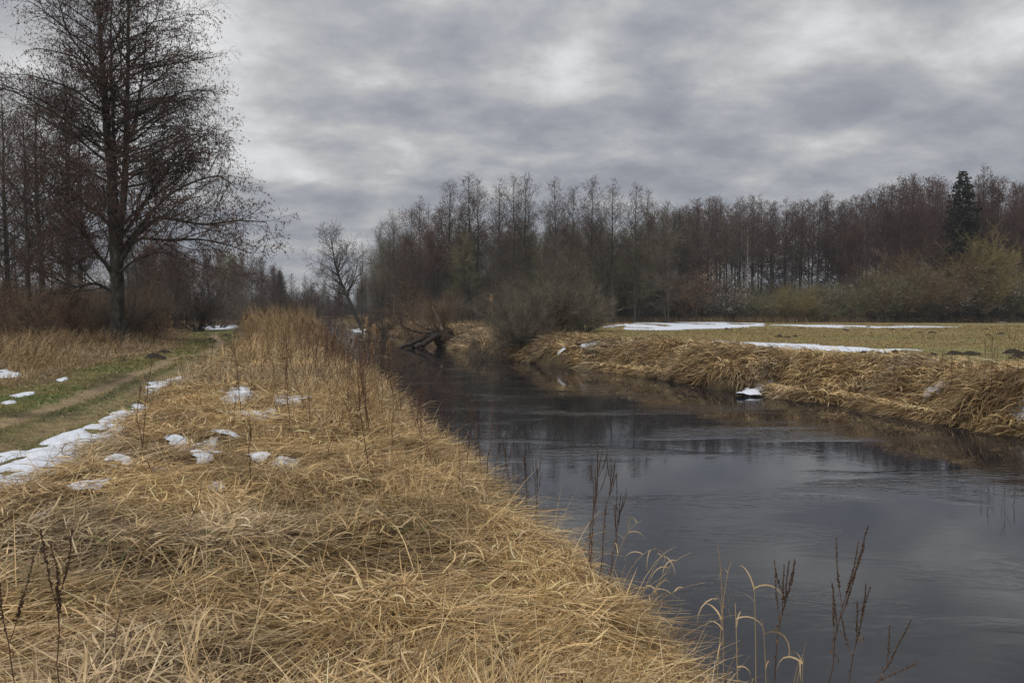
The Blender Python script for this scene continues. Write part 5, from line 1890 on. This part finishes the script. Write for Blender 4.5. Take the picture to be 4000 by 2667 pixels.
# ------------------------------------------------------------------ reeds, weeds, molehills
def reed_meshes(seed, H=2.0):
    rng = np.random.default_rng(seed)
    S = Acc()
    K = 9
    t = np.linspace(0, 1, K)
    ln = np.stack([.10 * t ** 2 * rng.normal(1, .6), .06 * t ** 2 * rng.normal(0, 1), H * t], 1)
    tube(S, ln[None], (np.linspace(.0055, .003, K))[None], 4, col=(.42, .30, .15))
    stem = S.mesh('reed_stem', [M['straw']])
    A = Acc()
    n = 7
    k = np.linspace(.25, .85, n)
    pos = np.stack([np.interp(k, t, ln[:, i]) for i in range(3)], 1)
    blades(A, pos, rng.uniform(0, 6.3, n), rng.uniform(.5, 1.2, n), -rng.uniform(.8, 2.0, n), rng.uniform(.25, .5, n), rng.uniform(.009, .015, n), np.tile([[.50, .37, .19]], (n, 1)), K=4, ground=False)
    leaves = A.mesh('reed_leaves', [M['straw']])
    A = Acc()
    n = 150
    u = rng.random(n)
    pos = np.stack([np.interp(1 - .14 * u, t, ln[:, i]) for i in range(3)], 1)
    side = rng.normal(.3, .7, n)
    blades(A, pos, side, rng.uniform(.7, 1.5, n), -rng.uniform(.2, 1.5, n), .10 + .10 * u * rng.uniform(.5, 1, n), rng.uniform(.008, .016, n), np.tile([[.40, .28, .17]], (n, 1)) * rng.uniform(.7, 1.2, (n, 1)), K=3, ground=False)
    plume = A.mesh('reed_plume', [M['straw']])
    return stem, leaves, plume


REED = [reed_meshes(500 + i) for i in range(4)]


def reeds():
    rng = np.random.default_rng(505)
    spec = [(560, 722, 42), (574, 715, 44), (598, 712, 44), (606, 716, 40), (613, 707, 43), (625, 712, 41), (632, 705, 43), (641, 711, 42), (648, 716, 39), (656, 706, 42), (668, 718, 38), (677, 716, 41), (686, 708, 40), (694, 722, 38),
            (702, 726, 36), (714, 730, 37), (727, 736, 35), (745, 750, 33), (758, 745, 34), (770, 762, 31), (790, 750, 32), (806, 770, 30), (762, 775, 29), (735, 758, 36), (586, 726, 40), (546, 730, 46), (662, 728, 37), (720, 745, 34)]
    for px, py, Y in spec:
        x = (px * 1.70068 - 2000) / FPX * Y
        z = max(gz(x, Y), -.05)
        s = (top_z(py, Y) - z - .05) / 2.05
        plant('reed', REED[rng.integers(4)], (x, Y, z), 'one of the tall feathery reed plumes standing above the reed bed', 'reed', 'reed plumes above the reed bed', s=(1.1, 1.1, s), part_names=('stem', 'leaves', 'plume'))
    for px, py, Y in ((841, 722, 30), (835, 742, 30.5), (850, 738, 31), (872, 745, 31), (826, 765, 29), (863, 760, 30), (882, 775, 28.5), (856, 780, 28), (846, 792, 27), (900, 790, 27.5)):
        x = (px * 1.70068 - 2000) / FPX * Y
        z = max(gz(x, Y), -.1)
        plant('reed', REED[rng.integers(4)], (x, Y, z), 'one of the separate tall reeds at the water edge before the leaning tree', 'reed', 'separate reeds at the near water edge', s=(1.1, 1.1, (top_z(py, Y) - z - .05) / 2.05), part_names=('stem', 'leaves', 'plume'))
    for px, py, Y in ((345, 735, 40), (366, 722, 44), (380, 728, 43), (395, 722, 45), (412, 735, 44), (425, 735, 47), (358, 742, 42), (388, 736, 44), (440, 738, 50)):
        x = (px * 1.70068 - 2000) / FPX * Y
        z = gz(x, Y)
        plant('reed', REED[rng.integers(4)], (x, Y, z), 'one of the reeds with plumes between the track and the dark bush', 'reed', 'reeds across the track', s=(1.2, 1.2, (top_z(py, Y) - z) / 2.05), part_names=('stem', 'leaves', 'plume'))
    for px, py, by, lb in ((1130, 676, 775, 'lone tall reed standing up among the riverside bushes'), (1378, 700, 765, 'lone reed at the meadow end of the riverside bushes')):
        p = PD(px, by, 1.0)
        z = gz(p[0], p[1])
        plant('reed', REED[0], (p[0], p[1] - 1, z), lb, 'reed', s=(2, 2, (top_z(py, p[1]) - z) / 2.05), part_names=('stem', 'leaves', 'plume'))
    for i in range(22):
        px, by = rng.uniform(845, 1060), rng.uniform(745, 757)
        p = PD(px, by, .9)
        z = gz(p[0], p[1])
        sdv = river(np.array([p[0]]), np.array([p[1]]))[0][0]
        if sdv < .3:
            continue
        plant('reed', REED[rng.integers(4)], (p[0], p[1], max(z, 0)), 'one of the reeds on the far bank around the fallen willow', 'reed', 'reeds on the far bank', s=(1.8, 1.8, rng.uniform(.8, 1.1)), part_names=('stem', 'leaves', 'plume'))


reeds()


def spike_weed(seed, H=1.2, spikes=5, spread=.10, sl=.22, bare=.55, leafy=14, r=.0035, lean=0.0, ang=.45):
    """dead stem with curled leaf scraps and a candelabra of dark seed spikes"""
    rng = np.random.default_rng(seed)
    K = 14
    t = np.linspace(0, 1, K)
    ln = np.stack([lean * H * t + .02 * np.cumsum(rng.normal(0, .35, K)), .02 * np.cumsum(rng.normal(0, .35, K)), H * t], 1)
    ln -= ln[0]
    S = Acc()
    tube(S, ln[None], np.linspace(r, r * .45, K)[None], 5)
    st = S.mesh('weed_stem', [M['weed']])
    parts = []
    Pl, Rl = ln[None], np.linspace(r, r * .45, K)[None]
    if spikes > 1:
        B, BR, _, _ = sprout(rng, Pl, Rl, spikes - 1, bare, .88, lambda q, i: sl * 1.25 * (1.15 - .5 * q), ang, K=8, up=.22, wig=.05, rfac=.7, rmin=r * .45, lenj=.2)
        main = ln[int(K * .72):]
        lines = [lerp_poly(main, 8)] + list(B)
    else:
        B = None
        lines = [lerp_poly(ln[int(K * .72):], 8)]
    for L_ in lines:
        A = Acc()
        tube(A, L_[None], np.full((1, 8), r * .5), 4, 0)
        ll = np.linalg.norm(L_[-1] - L_[0])
        n = int(ll / .0042)
        u = rng.uniform(.30, 1, n)
        pos = np.stack([np.interp(u, np.linspace(0, 1, 8), L_[:, k]) for k in range(3)], 1)
        d = unit(rng.normal(0, 1, (n, 3)))
        size = .0052 * (1.15 - .55 * u)
        C = np.stack([pos, pos + d * size[:, None] * .8, pos + d * size[:, None] * 1.6], 1)
        tube(A, C, np.stack([size * .35, size * .75, size * .2], 1), 4, 1)
        parts.append(A.mesh('seed_spike', [M['weed'], M['seedhead']]))
    A = Acc()
    n = leafy
    if n:
        u = rng.uniform(.15, bare + .1, n)
        pos = np.stack([np.interp(u, t, ln[:, k]) for k in range(3)], 1)
        blades(A, pos, rng.uniform(0, 6.3, n), rng.uniform(-.3, .9, n), -rng.uniform(1.5, 3.5, n), rng.uniform(.02, .06, n), rng.uniform(.004, .009, n), np.tile([[.13, .075, .04]], (n, 1)) * rng.uniform(.7, 1.6, (n, 1)), K=4, ground=False, curl=rng.normal(0, 1.2, n))
        parts.append(A.mesh('curled_leaves', [M['straw']]))
    return [st] + parts, ['stem'] + ['seed_spike'] * len(lines) + (['curled_leaves'] if n else [])


def place_weed(proto, x, y, z, label, group=None, s=1.0, rz=0.0, name='dead_weed', tilt=(0, 0)):
    ms, nm = proto
    o = empty(name, (x, y, z), rz, s)
    o.rotation_euler = (tilt[0], tilt[1], rz)
    tag(o, label, 'weed', group)
    for n, m in zip(nm, ms):
        link_part(n, m, o)
    return o


def front_weeds():
    spec = [(3052, 2175, 3014, 2667, 3.35, 601, 6, .20, .74, 'dark seed weed with four short spikes, second shrub-like stem from the bank edge'),
            (3325, 2110, 3235, 2667, 3.15, 602, 7, .26, .66, 'largest dead weed with a candelabra of tall dark seed spikes over the water'),
            (3398, 2290, 3330, 2667, 3.2, 603, 4, .18, .74, 'slim dead weed with close dark spikes beside the largest one'),
            (3548, 2410, 3405, 2667, 3.05, 604, 2, .16, .78, 'leaning dead weed with two dark spikes'),
            (3600, 2580, 3420, 2667, 3.0, 605, 4, .12, .6, 'low bent weed with spikes pointing sideways over the water')]
    for tx, ty, bx, by, Y, seed, sp, sl, bare, lb in spec:
        top, b = PY(tx, ty, Y), PY(bx, by, Y)
        d = (b - top) / (top[2] - b[2])
        x0, z0 = b[0], b[2]
        zz = gz(x0, Y)
        # run the stem down to the ground along its own line
        xb = top[0] + d[0] * (top[2] - zz)
        H = top[2] - zz
        pr = spike_weed(seed, H=H, spikes=sp, sl=sl, bare=bare, lean=(top[0] - xb) / H, ang=.42 if sp > 2 else .3, leafy=18)
        place_weed(pr, xb, Y, zz, lb)
    # the clump against the lens side at the lower corner
    for tx, ty, bx, by, Y, seed, sp, lb in ((150, 2110, 300, 2480, 2.0, 611, 3, 'dark blurred seed spikes leaning over the straw, the thicker weed'),
                                            (-20, 2190, 150, 2480, 2.1, 612, 2, 'dark seed spike at the picture edge next to the thicker weed')):
        top, b = PY(tx, ty, Y), PY(bx, by, Y)
        zz = gz(b[0], Y)
        H = top[2] - zz
        pr = spike_weed(seed, H=H, spikes=sp + 1, sl=.24, bare=.72, lean=(top[0] - b[0]) / H * .9, r=.0026, ang=.35, leafy=6)
        place_weed(pr, b[0], Y, zz, lb)
    # curly brown stems at the bank edge
    for i, (tx, ty, bx, by, Y, lb) in enumerate([(2345, 1750, 2300, 2240, 5.9, 'tallest curly brown weed stem at the bank edge'), (2395, 1800, 2330, 2230, 6.0, 'many-headed brown weed next to the tallest curly one'),
                                                 (2440, 1945, 2365, 2250, 6.0, 'brown weed stem with one pale hanging leaf'), (2310, 1830, 2290, 2200, 6.2, 'short brown weed behind the tallest curly one'),
                                                 (2035, 1780, 2075, 2030, 8.0, 'dark weed leaning away from the water in the brown tangle'), (2110, 1830, 2090, 2060, 7.8, 'dark weed stem upright in the brown tangle'),
                                                 (1960, 1740, 2030, 2010, 8.2, 'slanting dark stem at the start of the brown tangle')]):
        top, b = PY(tx, ty, Y), PY(bx, by, Y)
        zz = max(gz(b[0], Y), .02)
        H = top[2] - zz
        pr = spike_weed(620 + i, H=H, spikes=5 + i % 3, sl=.28, bare=.55, lean=(top[0] - b[0]) / H, leafy=46, r=.004, ang=.28)
        place_weed(pr, b[0], Y, zz, lb)
    # dark thorny stems in the straw
    for i, (tx, ty, bx, by, lb) in enumerate([(550, 1490, 560, 1800, 'single upright dark stem behind the little snow tongue'), (965, 1640, 975, 1925, 'dark crooked thorny stem between snow and the nearest straw'),
                                              (1190, 1330, 1195, 1500, 'thin dark forked stem among the reeds'), (730, 1965, 735, 2160, 'thin pale stem in the nearest straw')]):
        b = P(bx, by, 1.15)
        zz = gz(b[0], b[1])
        top = PY(tx, ty, b[1])
        H = top[2] - zz
        pr = spike_weed(640 + i, H=H, spikes=2, sl=.2, bare=.6, lean=(top[0] - b[0]) / H, leafy=12, r=.006 if i != 3 else .003, ang=.8)
        place_weed(pr, b[0], b[1], zz, lb)


front_weeds()


def thin_stem(seed, H, nb, r=.005):
    rng = np.random.default_rng(seed)
    K = 12
    t = np.linspace(0, 1, K)
    ln = np.stack([.03 * np.cumsum(rng.normal(.05, .4, K)), .03 * np.cumsum(rng.normal(0, .4, K)), H * t], 1)
    ln -= ln[0]
    S = Acc()
    tube(S, ln[None], np.linspace(r, r * .4, K)[None], 4)
    A = Acc()
    B, BR, _, _ = sprout(rng, ln[None], np.linspace(r, r * .4, K)[None], nb, .35, 1, H * .18, .7, K=5, up=.1, wig=.14, rfac=.7, rmin=r * .4)
    tube(A, B, BR, 3, 0)
    C, CR, _, _ = sprout(rng, B, BR, 4, .2, 1, H * .05, .8, K=3, up=.05, wig=.2, rfac=.8, rmin=r * .35)
    tube(A, C, CR, 3, 0)
    return [S.mesh('weed_stem', [M['weed']]), A.mesh('weed_twigs', [M['weed']])], ['stem', 'twigs']


THIN = [thin_stem(700 + i, 1.1, 9 + i) for i in range(5)]


def mid_weeds():
    rng = np.random.default_rng(710)
    n = 0
    while n < 210:
        x, y = sample_polar(1, 8, 34, .6, -40, 2)
        global RNG
        ok, sd, ps = left_mask(x, y, .2, .05)
        if not ok[0] or across_path(x, y)[0] or in_snow(x, y)[0]:
            continue
        w = math.exp(-((sd[0] - 1.2) / 1.6) ** 2) + .10
        if RNG.random() > w:
            continue
        n += 1
        zz = gz(x[0], y[0])
        s = RNG.uniform(.7, 1.35) * min(1.2, .65 + y[0] / 35)
        wl = 'at the water edge' if sd[0] < 1.2 else 'near the water' if sd[0] < 2.4 else 'in the middle of the bank'
        wd = 'level with the snow patches' if y[0] < 12 else 'just beyond the snow patches' if y[0] < 18 else 'before the reed bed' if y[0] < 26 else 'among the reeds'
        place_weed(THIN[rng.integers(5)], x[0], y[0], zz, 'thin red-brown stem %s, %s' % (wl, wd), 'red-brown dead stems along the near bank',
                   s=(s * max(1, y[0] / 9), s * max(1, y[0] / 9), s) if False else s, rz=rng.uniform(0, 6.28), name='weed_stem', tilt=(rng.normal(0, .12), rng.normal(0, .12)))
    # tall stems on the opposite bank, seen against the meadow and mirrored in the water
    for i, (px, Y, tz) in enumerate([(3720, 17.6, 2.0), (3790, 17.2, 1.75), (3850, 17.0, 2.15), (3880, 16.8, 2.35), (3905, 17.2, 2.0), (3940, 16.6, 2.5), (3975, 16.8, 2.1), (3690, 18.2, 1.9), (3560, 19.0, 1.8), (3500, 19.5, 1.6)]):
        x = (px - 2000) / FPX * Y
        sd = river(np.array([x]), np.array([Y]))[0][0]
        if sd < .25:
            Y += (.35 - sd) * 1.3
            x = (px - 2000) / FPX * Y
        zz = max(gz(x, Y), 0.02)
        pr = spike_weed(730 + i, H=tz - zz, spikes=3 + i % 4, sl=.35, bare=.5, leafy=12, r=.006, ang=.3)
        place_weed(pr, x, Y, zz, 'one of the tall dead weeds standing on the opposite bank and mirrored in the water', 'tall weeds on the opposite bank', rz=rng.uniform(0, 6.3))
    for i, (px, py) in enumerate([(2660, 1370), (2632, 1372), (2757, 1368), (2680, 1400), (3010, 1390), (3140, 1410), (3530, 1330), (3600, 1340)]):
        p = P(px, py, 1.2)
        place_weed(THIN[i % 5], p[0], p[1], gz(p[0], p[1]), 'one of the small dark weed stems on the meadow edge above the straw bank', 'small weed stems on the meadow edge', s=rng.uniform(.5, .9), rz=rng.uniform(0, 6.3), name='weed_stem')


mid_weeds()


def arching_stalks():
    """single pale grass stalks bending over the water at the near corner"""
    rng = np.random.default_rng(720)
    spec = [(2790, 2110, 2830, 2667, 3.6), (2850, 2180, 2790, 2667, 3.5), (2960, 2300, 2960, 2667, 3.4), (2930, 2430, 2900, 2667, 3.3), (2960, 2400, 3000, 2667, 3.3), (3090, 2500, 3050, 2667, 3.1), (3130, 2560, 3125, 2667, 3.1),
            (2640, 2140, 2480, 2420, 5.0), (2700, 2160, 2500, 2440, 4.9), (2500, 2020, 2370, 2280, 5.6), (2560, 2130, 2400, 2330, 5.4), (2750, 2270, 2480, 2330, 5.2), (2610, 2260, 2520, 2420, 4.9)]
    for i, (tx, ty, bx, by, Y) in enumerate(spec):
        top, b = PY(tx, ty, Y), PY(bx, by, Y)
        zz = gz(b[0], Y)
        dz = max(top[2] - zz, .1)
        H = dz * 1.1
        K = 10
        t = np.linspace(0, 1, K)
        ln = np.stack([(top[0] - b[0]) * t ** 1.6, rng.normal(0, .06) * t, dz * np.sin(t * 1.45) / np.sin(1.45)], 1)
        A = Acc()
        tube(A, ln[None], np.linspace(.0028, .0012, K)[None], 4, col=(.50, .38, .22))
        n = 4
        u = rng.uniform(.35, .95, n)
        pos = np.stack([np.interp(u, t, ln[:, k]) for k in range(3)], 1)
        B = Acc()
        blades(B, pos, rng.uniform(0, 6.3, n), rng.uniform(.2, 1.1, n), -rng.uniform(1.2, 2.6, n), rng.uniform(.12, .26, n), rng.uniform(.005, .008, n), np.tile([[.55, .42, .25]], (n, 1)), K=6, ground=False)
        root = empty('grass_stalk', (b[0], Y, zz))
        tag(root, 'one of the long pale grass stalks arching over the dark water at the bank edge', 'grass stalk', 'pale stalks arching over the water')
        A.obj('stalk', M['straw'], root)
        B.obj('leaves', M['straw'], root)


arching_stalks()


def molehills():
    rng = np.random.default_rng(740)
    protos = []
    for i in range(4):
        n, m = 9, 22
        rr = np.linspace(0, 1, n)[:, None]
        a = np.linspace(0, 2 * np.pi, m, endpoint=False)[None, :]
        R = rr * .30 * (1 + .35 * (noise2(np.cos(a) * 2 + i * 7, np.sin(a) * 2, .8, 3, 2) - .5) * 2)
        Z = .13 * np.cos(rr * np.pi / 2) ** 1.2 + .05 * (noise2(rr * 5 + i, a * 2, .5, 9, 2) - .5) - .03 * (rr > .98)
        V = np.stack([R * np.cos(a), R * np.sin(a), Z * np.ones_like(a)], -1)
        q = np.stack([(np.arange(n - 1)[:, None] * m + np.arange(m)[None]), (np.arange(n - 1)[:, None] * m + (np.arange(m) + 1)[None] % m),
                      (np.arange(1, n)[:, None] * m + (np.arange(m) + 1)[None] % m), (np.arange(1, n)[:, None] * m + np.arange(m)[None])], -1).reshape(-1, 4)[:, ::-1]
        A = Acc()
        A.add(V.reshape(-1, 3), quads=q)
        protos.append(A.mesh('molehill', [M['soil']]))

    def put(px, py, s, lb, gr, z=1.25):
        p = P(px, py, z)
        o = bpy.data.objects.new('molehill', protos[rng.integers(4)])
        COL.objects.link(o)
        o.location = (p[0], p[1], gz(p[0], p[1]) - .01)
        o.rotation_euler = (0, 0, rng.uniform(0, 6.28))
        o.scale = (s, s, s * rng.uniform(.8, 1.2))
        tag(o, lb, 'molehill', gr)
    k = 1 / 1.68
    far = [(1190, 147), (1175, 143), (1490, 144), (1665, 161), (1745, 161), (1760, 163), (2200, 174), (745, 191), (790, 194), (805, 193), (850, 189), (650, 135), (490, 141), (400, 140), (430, 143), (890, 134), (808, 133), (1365, 108), (1490, 114), (2120, 180), (2110, 143), (1330, 127)]
    for a, b in far:
        put(2600 + a * k, 1200 + b * k, rng.uniform(.7, 1.2), 'one of the small black molehills scattered over the far meadow', 'molehills on the far meadow')
    near = [(1090, 327, 1.2), (1300, 288, .9), (1360, 293, 1.2), (1510, 287, 1.2), (1560, 313, 1.3), (1890, 300, 1.6), (2000, 303, 1.8), (2050, 301, 1.0), (2280, 296, 1.8), (2340, 312, 1.7), (950, 281, .8), (1450, 301, .9), (1750, 306, 1.2), (2310, 330, 1.3)]
    for a, b, s in near:
        put(2600 + a * k, 1200 + b * k, s * .72, 'one of the dark molehills in the loose row along the nearer meadow edge', 'molehills along the nearer meadow edge')
    k = 1 / 2.613
    for a, b, s, lb in ((1670, 1240, 1.2, 'molehill on the green verge below the reeds across the track'), (1570, 1290, 1.4, 'larger flat molehill beside the wheel track'), (1270, 1312, .7, 'small molehill at the foot of the tall grass'),
                        (2145, 1110, .9, 'molehill between the two wheel tracks at the bend'), (1990, 1114, .6, 'tiny molehill near the bend of the track'), (2310, 1075, 1.3, 'molehill on the green bank at the bend next to the reeds')):
        put(a * k, 900 + b * k, s, lb, None, 1.15)


molehills()


# ------------------------------------------------------------------ haze
def haze():
    A = Acc()
    x0, x1, y0, y1, z0, z1 = -600.0, 600.0, -600.0, 600.0, -3.0, 40.0
    v = np.array([[x, y, z] for z in (z0, z1) for y in (y0, y1) for x in (x0, x1)])
    A.add(v, quads=[[0, 2, 3, 1], [4, 5, 7, 6], [0, 1, 5, 4], [2, 6, 7, 3], [0, 4, 6, 2], [1, 3, 7, 5]])
    m = bpy.data.materials.new('haze')
    m.use_nodes = True
    N, L, new = nodes_of(m.node_tree)
    N.clear()
    out = new('ShaderNodeOutputMaterial')
    pv = new('ShaderNodeVolumePrincipled', inp={'Color': (0.80, 0.86, 0.95, 1), 'Density': HAZE, 'Anisotropy': 0.0})
    L.new(pv.outputs[0], out.inputs['Volume'])
    tag(A.obj('haze', m), kind='stuff')


HAZE = 0.0003
haze()
